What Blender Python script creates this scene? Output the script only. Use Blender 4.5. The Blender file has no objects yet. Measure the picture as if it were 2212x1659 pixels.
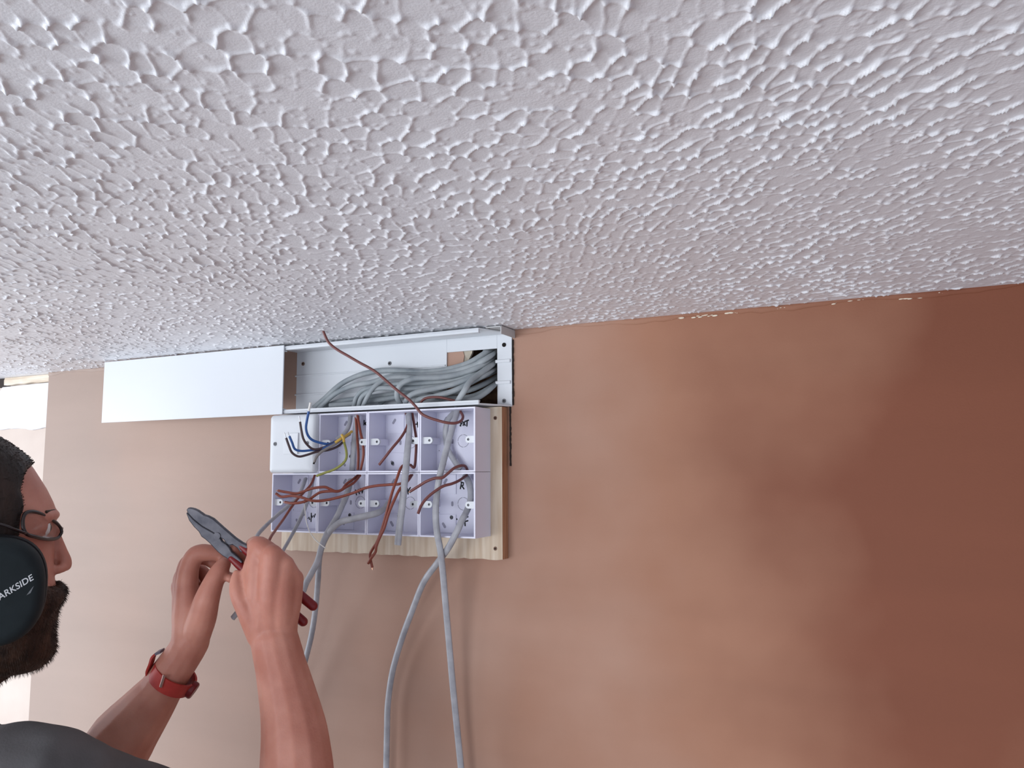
import bpy, bmesh, math, random
import numpy as np
from mathutils import Vector, Matrix

random.seed(7)
RNG = np.random.default_rng(11)
SC = bpy.context.scene
COL = SC.collection

# ------------------------------------------------------------------ camera
W, H = 2212, 1659
FPX = 1700.0                       # focal length in pixels
YAW, PITCH, ROLL = 0.4464, 0.1103, -0.00635
Z0 = 2.203                         # height of the line between the two rows of boxes
CAM = Vector((0.493, -0.9789, Z0 + 0.0008))
ZC = Z0 + 0.1969                   # ceiling height


def cam_axes():
    cy, sy, cp, sp = math.cos(YAW), math.sin(YAW), math.cos(PITCH), math.sin(PITCH)
    fwd = Vector((-sy * cp, cy * cp, sp))
    right = Vector((cy, sy, 0))
    up = right.cross(fwd)
    cr, sr = math.cos(ROLL), math.sin(ROLL)
    return cr * right + sr * up, -sr * right + cr * up, fwd


RIGHT, UP, FWD = cam_axes()
cd = bpy.data.cameras.new('camera')
cd.sensor_width = 36.0
cd.lens = FPX / W * 36.0
cd.clip_start = 0.02
cam = bpy.data.objects.new('camera', cd)
COL.objects.link(cam)
cam.matrix_world = Matrix(((RIGHT.x, UP.x, -FWD.x, CAM.x), (RIGHT.y, UP.y, -FWD.y, CAM.y),
                           (RIGHT.z, UP.z, -FWD.z, CAM.z), (0, 0, 0, 1)))
SC.camera = cam

SC.view_settings.view_transform = 'Standard'
SC.view_settings.look = 'None'
SC.view_settings.gamma = 1.0
SC.view_settings.use_curve_mapping = False
SC.view_settings.exposure = 0.25

# ------------------------------------------------------------------ light
world = bpy.data.worlds.new('daylight')
SC.world = world
world.use_nodes = True
world.node_tree.nodes['Background'].inputs[0].default_value = (0.78, 0.83, 0.97, 1)
world.node_tree.nodes['Background'].inputs[1].default_value = 0.68


def area(name, loc, target, sx, sy, power, color):
    l = bpy.data.lights.new(name, 'AREA')
    l.shape = 'RECTANGLE'
    l.size, l.size_y = sx, sy
    l.energy = power
    l.color = color
    o = bpy.data.objects.new(name, l)
    COL.objects.link(o)
    o.location = loc
    o.rotation_euler = (Vector(target) - Vector(loc)).to_track_quat('-Z', 'Y').to_euler()
    return o


area('window_daylight', (-3.10, -2.10, Z0 - 0.45), (0.1, -0.25, Z0 + 0.0), 3.6, 2.2, 100, (0.86, 0.93, 1.0))
area('rear_fill_light', (-0.9, -3.4, Z0 - 0.45), (-0.2, 0.0, Z0 - 0.2), 2.4, 1.7, 58, (0.90, 0.95, 1.0))  # fill light added behind the camera to lift the wall and box backs


# ------------------------------------------------------------------ helpers
def ray(u, v):
    return ((u - W / 2) / FPX) * RIGHT - ((v - H / 2) / FPX) * UP + FWD


def on(u, v, y):                   # where a sight line meets a plane parallel to the back wall
    d = ray(u, v)
    return CAM + d * ((y - CAM.y) / d.y)


def at(u, v, depth):               # a point at a given distance along the viewing axis
    return CAM + ray(u, v) * depth


class MB:
    def __init__(self):
        self.v, self.f, self.m = [], [], []

    def add(self, verts, faces, mi=0):
        n = len(self.v)
        self.v += [tuple(p) for p in verts]
        self.f += [tuple(i + n for i in f) for f in faces]
        self.m += [mi] * len(faces)
        return self

    def box(self, x0, x1, y0, y1, z0, z1, mi=0):
        vs = [(x, y, z) for x in (x0, x1) for y in (y0, y1) for z in (z0, z1)]
        fs = [(0, 1, 3, 2), (4, 6, 7, 5), (0, 4, 5, 1), (2, 3, 7, 6), (0, 2, 6, 4), (1, 5, 7, 3)]
        return self.add(vs, fs, mi)

    def prism(self, poly, ext, mi=0):           # poly: list of Vectors, ext: Vector
        n = len(poly)
        vs = [Vector(p) for p in poly] + [Vector(p) + ext for p in poly]
        fs = [tuple(range(n - 1, -1, -1)), tuple(range(n, 2 * n))]
        fs += [(i, (i + 1) % n, n + (i + 1) % n, n + i) for i in range(n)]
        return self.add(vs, fs, mi)

    def tube(self, pts, radii, seg=12, flat=1.0, wide=None, caps=True, mi=0, rounded=False):
        pts = [Vector(p) for p in pts]
        if not hasattr(radii, '__len__'):
            radii = [radii] * len(pts)
        radii = list(radii)
        if rounded:
            a, b = (pts[0] - pts[1]).normalized(), (pts[-1] - pts[-2]).normalized()
            hp, hr, tp, tr = [], [], [], []
            for k in (0.98, 0.85, 0.6, 0.3):
                hp.append(pts[0] + a * radii[0] * k); hr.append(radii[0] * math.sqrt(1 - k * k))
                tp.append(pts[-1] + b * radii[-1] * k); tr.append(radii[-1] * math.sqrt(1 - k * k))
            pts = hp + pts + tp[::-1]
            radii = hr + radii + tr[::-1]
        n = len(pts)
        vs, fs = [], []
        prev = None
        for i in range(n):
            t = (pts[min(i + 1, n - 1)] - pts[max(i - 1, 0)])
            t = t.normalized() if t.length > 1e-9 else Vector((0, 0, 1))
            if wide is not None:
                w = t.cross(Vector(wide))
                if w.length < 0.25 and prev is not None:
                    w = prev - t * prev.dot(t)
                elif prev is not None and w.dot(prev) < 0:
                    w = -w
            else:
                ref = prev if prev is not None else (Vector((0, 0, 1)) if abs(t.z) < 0.9 else Vector((1, 0, 0)))
                w = ref - t * ref.dot(t)
            if w.length < 1e-6:
                w = t.orthogonal()
            w.normalize()
            prev = w
            b = t.cross(w)
            r = radii[i]
            for k in range(seg):
                a = 2 * math.pi * k / seg
                vs.append(pts[i] + w * (r * math.cos(a)) + b * (r * flat * math.sin(a)))
        for i in range(n - 1):
            for k in range(seg):
                k2 = (k + 1) % seg
                fs.append((i * seg + k, i * seg + k2, (i + 1) * seg + k2, (i + 1) * seg + k))
        if caps:
            fs.append(tuple(range(seg - 1, -1, -1)))
            fs.append(tuple((n - 1) * seg + k for k in range(seg)))
        return self.add(vs, fs, mi)

    def ellipsoid(self, c, ax, seg=20, rings=12, mi=0):      # ax: three axis Vectors
        c = Vector(c)
        vs = [c + ax[2]]
        for i in range(1, rings):
            ph = math.pi * i / rings
            for k in range(seg):
                a = 2 * math.pi * k / seg
                vs.append(c + ax[0] * (math.sin(ph) * math.cos(a)) + ax[1] * (math.sin(ph) * math.sin(a)) + ax[2] * math.cos(ph))
        vs.append(c - ax[2])
        fs = [(0, 1 + k, 1 + (k + 1) % seg) for k in range(seg)]
        for i in range(rings - 2):
            for k in range(seg):
                a, b = 1 + i * seg, 1 + (i + 1) * seg
                k2 = (k + 1) % seg
                fs.append((a + k, b + k, b + k2, a + k2))
        L = len(vs) - 1
        a = 1 + (rings - 2) * seg
        fs += [(a + k, L, a + (k + 1) % seg) for k in range(seg)]
        return self.add(vs, fs, mi)

    def loft(self, rings, mi=0):                              # closed rings of equal length, capped
        s = len(rings[0])
        vs = [p for r in rings for p in r]
        fs = []
        for i in range(len(rings) - 1):
            for k in range(s):
                k2 = (k + 1) % s
                fs.append((i * s + k, i * s + k2, (i + 1) * s + k2, (i + 1) * s + k))
        fs.append(tuple(range(s - 1, -1, -1)))
        fs.append(tuple((len(rings) - 1) * s + k for k in range(s)))
        return self.add(vs, fs, mi)

    def mesh(self, name):
        me = bpy.data.meshes.new(name)
        me.from_pydata(self.v, [], self.f)
        me.polygons.foreach_set('material_index', self.m)
        bm = bmesh.new(); bm.from_mesh(me)
        bmesh.ops.recalc_face_normals(bm, faces=bm.faces)
        bm.to_mesh(me); bm.free()
        return me


def obj(name, mb, mats, parent=None, smooth=False, bevel=0.0, seg=2, auto=None):
    me = mb.mesh(name) if isinstance(mb, MB) else mb
    o = bpy.data.objects.new(name, me)
    COL.objects.link(o)
    for m in (mats if isinstance(mats, (list, tuple)) else [mats]):
        me.materials.append(m)
    if smooth:
        me.polygons.foreach_set('use_smooth', [True] * len(me.polygons))
    if auto is not None:
        me.set_sharp_from_angle(angle=math.radians(auto))
    if bevel:
        b = o.modifiers.new('bevel', 'BEVEL')
        b.width = bevel; b.segments = seg; b.limit_method = 'ANGLE'; b.angle_limit = math.radians(40)
    if parent is not None:
        o.parent = parent
        o.matrix_parent_inverse = Matrix.Translation(parent.location).inverted() if parent.type == 'EMPTY' else Matrix()
    return o


def tag(o, label, cat, group=None, kind=None):
    if label: o['label'] = label
    if cat: o['category'] = cat
    if group: o['group'] = group
    if kind: o['kind'] = kind
    return o


def thing(name, label, cat, loc, group=None):
    o = bpy.data.objects.new(name, None)
    o.empty_display_size = 0.02
    COL.objects.link(o)
    o.location = loc
    return tag(o, label, cat, group)


def struct(o):
    o['kind'] = 'structure'
    return o


def spline(pts, per=8):            # Catmull-Rom through 3-D points
    pts = [Vector(p) for p in pts]
    if len(pts) < 3:
        return pts
    P = [pts[0] * 2 - pts[1]] + pts + [pts[-1] * 2 - pts[-2]]
    out = []
    for i in range(1, len(P) - 2):
        a, b, c, d = P[i - 1], P[i], P[i + 1], P[i + 2]
        for k in range(per):
            t = k / per
            out.append(0.5 * ((2 * b) + (c - a) * t + (2 * a - 5 * b + 4 * c - d) * t * t + (3 * b - a - 3 * c + d) * t ** 3))
    out.append(pts[-1])
    return out


# ------------------------------------------------------------------ materials
def mat(name, color, rough=0.5, spec=0.4, sss=0.0, metallic=0.0):
    m = bpy.data.materials.new(name)
    m.use_nodes = True
    b = m.node_tree.nodes['Principled BSDF']
    b.inputs['Base Color'].default_value = (*color, 1)
    b.inputs['Roughness'].default_value = rough
    b.inputs['Specular IOR Level'].default_value = spec
    b.inputs['Metallic'].default_value = metallic
    if sss:
        b.inputs['Subsurface Weight'].default_value = sss
        b.inputs['Subsurface Radius'].default_value = (0.008, 0.003, 0.0015)
        b.inputs['Subsurface Scale'].default_value = 1.0
    return m


def nd(m, kind, **kw):
    n = m.node_tree.nodes.new(kind)
    for k, v in kw.items():
        if hasattr(n, k):
            setattr(n, k, v)
        else:
            n.inputs[k.replace('_', ' ')].default_value = v
    return n


def lk(m, a, ao, b, bi):
    m.node_tree.links.new(a.outputs[ao], b.inputs[bi])


def bsdf(m):
    return m.node_tree.nodes['Principled BSDF']


def mottle(m, c1, c2, scale, bump=0.0, bscale=None, stretch=(1, 1, 1), lo=0.35, hi=0.65, dist=0.001, coord='Object'):
    """colour varied between c1 and c2 by noise, with a fine relief"""
    tc = nd(m, 'ShaderNodeTexCoord')
    mp = nd(m, 'ShaderNodeMapping')
    mp.inputs['Scale'].default_value = stretch
    lk(m, tc, coord, mp, 'Vector')
    n = nd(m, 'ShaderNodeTexNoise'); n.inputs['Scale'].default_value = scale; n.inputs['Detail'].default_value = 6
    lk(m, mp, 'Vector', n, 'Vector')
    r = nd(m, 'ShaderNodeValToRGB')
    r.color_ramp.elements[0].position, r.color_ramp.elements[1].position = lo, hi
    r.color_ramp.elements[0].color, r.color_ramp.elements[1].color = (*c1, 1), (*c2, 1)
    lk(m, n, 'Fac', r, 'Fac')
    lk(m, r, 'Color', bsdf(m), 'Base Color')
    if bump:
        n2 = nd(m, 'ShaderNodeTexNoise'); n2.inputs['Scale'].default_value = bscale or scale * 3; n2.inputs['Detail'].default_value = 4
        lk(m, mp, 'Vector', n2, 'Vector')
        bp = nd(m, 'ShaderNodeBump'); bp.inputs['Strength'].default_value = bump; bp.inputs['Distance'].default_value = dist
        lk(m, n2, 'Fac', bp, 'Height'); lk(m, bp, 'Normal', bsdf(m), 'Normal')
    return m


def s2l(r, g, b):
    f = lambda c: (c / 255 / 12.92) if c / 255 < 0.04045 else ((c / 255 + 0.055) / 1.055) ** 2.4
    return (f(r), f(g), f(b))


M = {}
M['white_pvc'] = mat('white_pvc', (0.66, 0.68, 0.71), 0.32, 0.5)
M['box_pvc'] = mat('box_pvc', (0.73, 0.725, 0.84), 0.36, 0.45)
M['box_recess'] = mat('box_recess', (0.32, 0.31, 0.38), 0.6, 0.3)
M['marker_ink'] = mat('marker_ink', (0.008, 0.008, 0.012), 0.5, 0.3)
M['steel'] = mat('steel', (0.40, 0.40, 0.42), 0.35, 0.5, metallic=1.0)
M['dark_hole'] = mat('dark_hole', (0.02, 0.017, 0.015), 0.9, 0.1)
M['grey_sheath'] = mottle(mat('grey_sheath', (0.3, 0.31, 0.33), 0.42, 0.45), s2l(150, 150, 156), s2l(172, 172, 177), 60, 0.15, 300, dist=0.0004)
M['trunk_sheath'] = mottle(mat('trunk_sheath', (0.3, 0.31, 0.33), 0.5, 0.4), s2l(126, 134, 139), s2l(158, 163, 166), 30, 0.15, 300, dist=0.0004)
M['brown_wire'] = mat('brown_wire', s2l(112, 62, 58), 0.42, 0.45)
M['rust_wire'] = mat('rust_wire', s2l(134, 66, 50), 0.42, 0.45)
M['dark_wire'] = mat('dark_wire', s2l(72, 54, 56), 0.42, 0.45)
M['blue_wire'] = mat('blue_wire', s2l(48, 88, 150), 0.4, 0.45)
M['yellow_wire'] = mat('yellow_wire', s2l(196, 160, 72), 0.45, 0.4)
M['grey_wire'] = mat('grey_wire', s2l(128, 122, 120), 0.45, 0.4)
M['earth_wire'] = mat('earth_wire', s2l(140, 140, 72), 0.45, 0.4)
M['copper'] = mat('copper', (0.75, 0.42, 0.28), 0.3, 0.5, metallic=1.0)
M['white_string'] = mat('white_string', (0.80, 0.78, 0.74), 0.8, 0.2)
M['chip'] = mat('chip', (0.72, 0.64, 0.52), 0.9, 0.2)

# plywood: pale face grain running up and down
m = mat('plywood', (0.6, 0.5, 0.4), 0.75, 0.2)
mottle(m, s2l(196, 175, 152), s2l(217, 202, 182), 14, 0.25, 160, stretch=(9, 1, 0.7), dist=0.0006)
M['plywood'] = m
M['ply_edge'] = mottle(mat('ply_edge', (0.45, 0.27, 0.17), 0.8, 0.2), s2l(150, 104, 76), s2l(186, 140, 108), 40, 0.3, 200, stretch=(1, 12, 0.4), dist=0.0006)

# plaster wall: dimmer, warmer light rightward painted into the colour, patchy by noise
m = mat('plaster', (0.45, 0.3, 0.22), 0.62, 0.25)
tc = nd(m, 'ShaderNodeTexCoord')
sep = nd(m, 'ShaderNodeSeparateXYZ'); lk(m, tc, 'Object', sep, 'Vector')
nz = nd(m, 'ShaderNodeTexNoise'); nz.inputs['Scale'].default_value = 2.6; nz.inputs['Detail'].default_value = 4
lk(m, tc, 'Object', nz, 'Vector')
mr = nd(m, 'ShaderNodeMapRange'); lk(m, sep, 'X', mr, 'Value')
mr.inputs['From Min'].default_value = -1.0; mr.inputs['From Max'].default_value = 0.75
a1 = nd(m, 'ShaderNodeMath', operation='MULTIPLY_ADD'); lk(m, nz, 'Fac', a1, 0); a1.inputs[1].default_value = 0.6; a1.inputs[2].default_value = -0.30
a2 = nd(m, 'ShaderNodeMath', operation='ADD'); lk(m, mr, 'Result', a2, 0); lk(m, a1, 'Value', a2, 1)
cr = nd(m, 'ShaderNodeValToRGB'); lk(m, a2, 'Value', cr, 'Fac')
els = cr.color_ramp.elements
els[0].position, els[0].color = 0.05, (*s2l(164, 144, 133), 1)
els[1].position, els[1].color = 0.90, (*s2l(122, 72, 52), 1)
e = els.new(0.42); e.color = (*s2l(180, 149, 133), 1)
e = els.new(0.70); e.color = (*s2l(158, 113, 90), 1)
# trowel strokes
mp = nd(m, 'ShaderNodeMapping'); mp.inputs['Scale'].default_value = (1.0, 1, 7); mp.inputs['Rotation'].default_value = (0, 0.14, 0)
lk(m, tc, 'Object', mp, 'Vector')
ns = nd(m, 'ShaderNodeTexNoise'); ns.inputs['Scale'].default_value = 2.2; ns.inputs['Detail'].default_value = 3; lk(m, mp, 'Vector', ns, 'Vector')
rs = nd(m, 'ShaderNodeMapRange'); lk(m, ns, 'Fac', rs, 'Value')
rs.inputs['From Min'].default_value = 0.3; rs.inputs['From Max'].default_value = 0.7
rs.inputs['To Min'].default_value = 0.955; rs.inputs['To Max'].default_value = 1.035
mx = nd(m, 'ShaderNodeMix', data_type='RGBA', blend_type='MULTIPLY'); mx.inputs['Factor'].default_value = 1.0
lk(m, cr, 'Color', mx, 6); lk(m, rs, 'Result', mx, 7); lk(m, mx, 2, bsdf(m), 'Base Color')
nb = nd(m, 'ShaderNodeTexNoise'); nb.inputs['Scale'].default_value = 420; nb.inputs['Detail'].default_value = 3; lk(m, tc, 'Object', nb, 'Vector')
bp = nd(m, 'ShaderNodeBump'); bp.inputs['Strength'].default_value = 0.25; bp.inputs['Distance'].default_value = 0.0005
lk(m, nb, 'Fac', bp, 'Height'); lk(m, bp, 'Normal', bsdf(m), 'Normal')
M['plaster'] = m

M['old_plaster'] = mottle(mat('old_plaster', (0.7, 0.6, 0.55), 0.8, 0.2), s2l(200, 184, 174), s2l(210, 196, 186), 8, 0.2, 300, dist=0.0005)
M['white_board'] = mottle(mat('white_board', (0.85, 0.85, 0.86), 0.8, 0.2), (0.70, 0.70, 0.73), (0.75, 0.75, 0.78), 12, 0.2, 200, dist=0.0005)
M['lath'] = mottle(mat('lath', (0.6, 0.5, 0.4), 0.8, 0.2), s2l(206, 190, 170), s2l(232, 220, 204), 30, 0.3, 120, stretch=(0.3, 1, 6), dist=0.0008)
M['floor_boards'] = mottle(mat('floor_boards', (0.3, 0.2, 0.12), 0.6, 0.3), s2l(128, 124, 118), s2l(150, 146, 140), 3, 0.2, 40, stretch=(0.4, 5, 1))

# artex ceiling paint: the relief is in the mesh, the grain in the paint
m = mat('artex', (0.80, 0.80, 0.83), 0.42, 0.45)
tc = nd(m, 'ShaderNodeTexCoord')
n1 = nd(m, 'ShaderNodeTexNoise'); n1.inputs['Scale'].default_value = 620; n1.inputs['Detail'].default_value = 5; lk(m, tc, 'Object', n1, 'Vector')
bp = nd(m, 'ShaderNodeBump'); bp.inputs['Strength'].default_value = 0.5; bp.inputs['Distance'].default_value = 0.0004
lk(m, n1, 'Fac', bp, 'Height'); lk(m, bp, 'Normal', bsdf(m), 'Normal')
M['artex'] = m

M['skin'] = mottle(mat('skin', (0.55, 0.32, 0.25), 0.5, 0.35, sss=0.25), s2l(176, 114, 97), s2l(196, 137, 119), 22, 0.35, 420, dist=0.0005)
M['nail'] = mat('nail', s2l(214, 160, 146), 0.3, 0.5)
M['hair'] = mottle(mat('hair', (0.02, 0.013, 0.01), 0.55, 0.3), s2l(24, 18, 16), s2l(52, 38, 32), 40, 0.9, 160, stretch=(1, 1, 0.25), dist=0.002)
M['beard'] = mottle(mat('beard', (0.03, 0.02, 0.014), 0.6, 0.25), s2l(34, 23, 18), s2l(70, 48, 36), 60, 0.9, 260, stretch=(1, 1, 0.35), dist=0.002)
M['shirt'] = mottle(mat('shirt', (0.09, 0.09, 0.095), 0.9, 0.15), s2l(80, 79, 80), s2l(98, 96, 97), 12, 0.35, 500, dist=0.0008)
M['trousers'] = mottle(mat('trousers', (0.03, 0.03, 0.04), 0.9, 0.15), s2l(40, 42, 50), s2l(54, 56, 64), 12, 0.3, 300, dist=0.0008)
M['black_shell'] = mottle(mat('black_shell', (0.012, 0.014, 0.016), 0.8, 0.25), s2l(24, 31, 34), s2l(33, 41, 44), 20, 0.2, 300, dist=0.0004)
M['black_foam'] = mat('black_foam', (0.008, 0.008, 0.01), 0.7, 0.3)
M['print_white'] = mat('print_white', (0.62, 0.64, 0.66), 0.6, 0.3)
M['frame_black'] = mat('frame_black', (0.02, 0.012, 0.012), 0.25, 0.5)
g = bpy.data.materials.new('clear_lens'); g.use_nodes = True
b = bsdf(g); b.inputs['Base Color'].default_value = (1, 1, 1, 1); b.inputs['Roughness'].default_value = 0.02
b.inputs['Transmission Weight'].default_value = 1.0; b.inputs['IOR'].default_value = 1.05
M['clear_lens'] = g
M['red_silicone'] = mottle(mat('red_silicone', (0.4, 0.04, 0.03), 0.5, 0.4), s2l(150, 40, 38), s2l(186, 62, 54), 40, 0.2, 200, dist=0.0005)
M['plier_steel'] = mottle(mat('plier_steel', (0.06, 0.062, 0.07), 0.42, 0.5, metallic=0.6), s2l(62, 62, 70), s2l(92, 90, 96), 50, 0.25, 300, dist=0.0004)
M['red_grip'] = mat('red_grip', s2l(122, 16, 22), 0.4, 0.45)
M['eye_white'] = mat('eye_white', (0.7, 0.68, 0.66), 0.25, 0.5)
M['iris'] = mat('iris', (0.06, 0.035, 0.02), 0.2, 0.5)

# ------------------------------------------------------------------ the setting
XL = -0.9717                        # where the skimmed wall ends on the left
STEP = 0.022                        # the older surface lies this much farther back
XR, YB, XW = 2.2, -3.2, -2.4        # right end, far end behind the camera, left side

# back wall with the ragged hole the cables come through
hole = [on(u, v, 0.0) for u, v in [(998, 752), (1003, 768), (1001, 782), (994, 797), (998, 818), (996, 842), (1000, 872),
                                   (1030, 874), (1060, 873), (1083, 873), (1086, 840), (1083, 800), (1085, 760), (1080, 747),
                                   (1050, 748), (1020, 750)]]
bm = bmesh.new()


def loop_edges(pts):
    vs = [bm.verts.new(p) for p in pts]
    return [bm.edges.new((vs[i], vs[(i + 1) % len(vs)])) for i in range(len(vs))]


outer = [Vector((XL, 0, 0)), Vector((XR, 0, 0)), Vector((XR, 0, ZC)), Vector((XL, 0, ZC))]
eds = loop_edges(outer) + loop_edges(hole)
bmesh.ops.triangle_fill(bm, use_beauty=True, edges=eds)
r = bmesh.ops.extrude_face_region(bm, geom=bm.faces[:])
bmesh.ops.translate(bm, vec=(0, STEP, 0), verts=[v for v in r['geom'] if isinstance(v, bmesh.types.BMVert)])
bmesh.ops.recalc_face_normals(bm, faces=bm.faces)
me = bpy.data.meshes.new('wall_back'); bm.to_mesh(me); bm.free()
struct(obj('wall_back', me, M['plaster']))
# chipped plaster lip around the hole, and the cavity behind
mb = MB()
lip = [on(u, v, 0.001) for u, v in [(998, 752), (1003, 768), (1001, 782), (994, 797)]]
lip2 = [on(u, v, 0.006) for u, v in [(1022, 752), (1019, 764), (1012, 778), (1009, 797)]]
mb.prism(lip + lip2[::-1], Vector((0, 0.004, 0)))
struct(obj('trim_1', mb, M['chip']))
mb = MB()
hx0, hx1, hz0, hz1 = -0.075, 0.03, Z0 + 0.075, Z0 + 0.19
mb.add([(hx0, STEP, hz0), (hx1, STEP, hz0), (hx1, STEP, hz1), (hx0, STEP, hz1),
        (hx0, 0.06, hz0), (hx1, 0.06, hz0), (hx1, 0.06, hz1), (hx0, 0.06, hz1)],
       [(4, 5, 6, 7), (0, 1, 5, 4), (1, 2, 6, 5), (2, 3, 7, 6), (3, 0, 4, 7)])
M['cavity'] = mottle(mat('cavity', (0.1, 0.06, 0.04), 0.95, 0.1), s2l(74, 52, 42), s2l(178, 140, 114), 60, 0.8, 60, dist=0.004)
struct(obj('wall_cavity', mb, M['cavity']))

def vnoise_s(t):
    i = math.floor(t); f = t - i; f = f * f * (3 - 2 * f)
    h = lambda n: (math.sin(n * 127.1 + 11.7) * 43758.5453) % 1.0
    return h(i) * (1 - f) + h(i + 1) * f


# older wall to the left, one skim coat farther back
mb = MB(); mb.box(XW, XL + 0.05, STEP, STEP + 0.1, 0, ZC)
struct(obj('wall_left', mb, M['old_plaster']))
# white board strip with a torn lower edge under the ceiling
xs = np.linspace(on(-60, 930, STEP).x, XL + 0.02, 70)
zb0 = on(50, 926, STEP).z
low = []
for x in xs:
    tear = 0.0035 * math.exp(-((x + 1.035) / 0.022) ** 2) + 0.0016 * (vnoise_s(x * 60) - 0.5) + 0.0010 * (vnoise_s(x * 190 + 5) - 0.5)
    low.append(Vector((x, STEP, zb0 - tear)))
poly = low + [Vector((XL + 0.02, STEP, ZC - 0.016)), Vector((on(12, 830, STEP).x, STEP, ZC - 0.0185)), Vector((on(0, 850, STEP).x, STEP, ZC - 0.036)), Vector((xs[0], STEP, ZC - 0.045))]
mb = MB(); mb.prism(poly, Vector((0, -0.006, 0)))
struct(obj('trim_2', mb, M['white_board'], bevel=0.0006))
# pale timber batten above the strip, broken off at its left end
mb = MB()
rg = []
for x in np.linspace(on(20, 822, STEP).x, XL + 0.02, 40):
    dz, dy = 0.0022 * (vnoise_s(x * 45 + 3) - 0.5), 0.0016 * (vnoise_s(x * 70 + 8) - 0.5)
    rg.append([Vector((x, STEP, ZC - 0.0005)), Vector((x, STEP, ZC - 0.0155 + dz)), Vector((x, STEP - 0.0095 + dy, ZC - 0.0150 + dz)), Vector((x, STEP - 0.0100 + dy, ZC - 0.0060)), Vector((x, STEP - 0.0085 + dy, ZC - 0.0005))])
mb.loft(rg)
struct(obj('trim_3', mb, M['lath']))
mb = MB(); mb.box(on(-14, 822, STEP).x, on(24, 822, STEP).x, STEP - 0.0030, STEP + 0.001, ZC - 0.0190, ZC - 0.0005)
struct(obj('trim_7', mb, mat('dark_gap', (0.05, 0.04, 0.036), 0.9, 0.1)))

# plaster bead where the wall meets the ceiling, with pale chips
mb = MB()
xs = np.arange(XL, XR, 0.012)
ring = []
for i, x in enumerate(xs):
    h = 0.0045 + 0.002 * math.sin(x * 37) + random.uniform(-0.0012, 0.0012)
    d = 0.0010 + random.uniform(0, 0.0007)
    ring.append([Vector((x, 0.002, ZC + 0.004)), Vector((x, 0.002, ZC - h - 0.002)), Vector((x, -d, ZC - h)), Vector((x, -d * 0.9, ZC + 0.004))])
mb.loft(ring)
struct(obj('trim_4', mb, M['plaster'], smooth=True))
mb = MB()
for (u0, u1, v0) in [(1440, 1475, 689), (1500, 1545, 684), (1570, 1608, 676), (1625, 1648, 672), (1660, 1700, 669), (1720, 1730, 664), (1800, 1806, 655),
                     (1835, 1880, 648), (1940, 1990, 646), (2030, 2080, 634), (1395, 1410, 692)]:
    n = int((u1 - u0) / 7) + 2
    for k in range(n):
        u = u0 + (u1 - u0) * k / (n - 1) + random.uniform(-2, 2)
        p = on(u, v0 - (u - u0) * 0.092 + random.uniform(-2, 2), -0.0005)
        rr = random.uniform(0.0008, 0.0022)
        mb.ellipsoid(p, (Vector((rr * 1.8, 0, 0.0002)), Vector((0, 0.0007, 0)), Vector((0, 0, rr * 0.55))), 8, 6)
struct(obj('trim_5', mb, M['chip'], smooth=True))

# ---- artex ceiling: a real relief near the wall, plain board elsewhere
def hash2(i, j, k):
    h = (i * 374761393 + j * 668265263 + k * 2147483647 * 31) & 0xFFFFFFFF
    h = ((h ^ (h >> 13)) * 1274126177) & 0xFFFFFFFF
    return ((h ^ (h >> 16)) & 0xFFFFFF) / float(0xFFFFFF)


def vnoise(x, y, k):
    xi, yi = np.floor(x).astype(np.int64), np.floor(y).astype(np.int64)
    fx, fy = x - xi, y - yi
    fx, fy = fx * fx * (3 - 2 * fx), fy * fy * (3 - 2 * fy)
    return ((hash2(xi, yi, k) * (1 - fx) + hash2(xi + 1, yi, k) * fx) * (1 - fy)
            + (hash2(xi, yi + 1, k) * (1 - fx) + hash2(xi + 1, yi + 1, k) * fx) * fy)


def worley(x, y, k, jit=0.9):
    """distances to the three nearest points of a jittered grid, and the step from the nearest to the second"""
    xi, yi = np.floor(x).astype(np.int64), np.floor(y).astype(np.int64)
    f1 = np.full(x.shape, 9.0); f2 = f1.copy(); f3 = f1.copy()
    ax, ay, bx, by = (np.zeros(x.shape) for _ in range(4))
    for dx in (-1, 0, 1):
        for dy in (-1, 0, 1):
            cx, cy = xi + dx, yi + dy
            px = cx + 0.5 + jit * (hash2(cx, cy, k) - 0.5)
            py = cy + 0.5 + jit * (hash2(cx, cy, k + 7) - 0.5)
            d = np.hypot(px - x, py - y)
            c1 = d < f1
            c2 = (~c1) & (d < f2)
            f3 = np.where(c1 | c2, f2, np.minimum(f3, d))
            bx = np.where(c1, ax, np.where(c2, px, bx)); by = np.where(c1, ay, np.where(c2, py, by))
            f2 = np.where(c1, f1, np.where(c2, d, f2))
            ax = np.where(c1, px, ax); ay = np.where(c1, py, ay)
            f1 = np.where(c1, d, f1)
    return f1, f2, f3, bx - ax, by - ay


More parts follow.
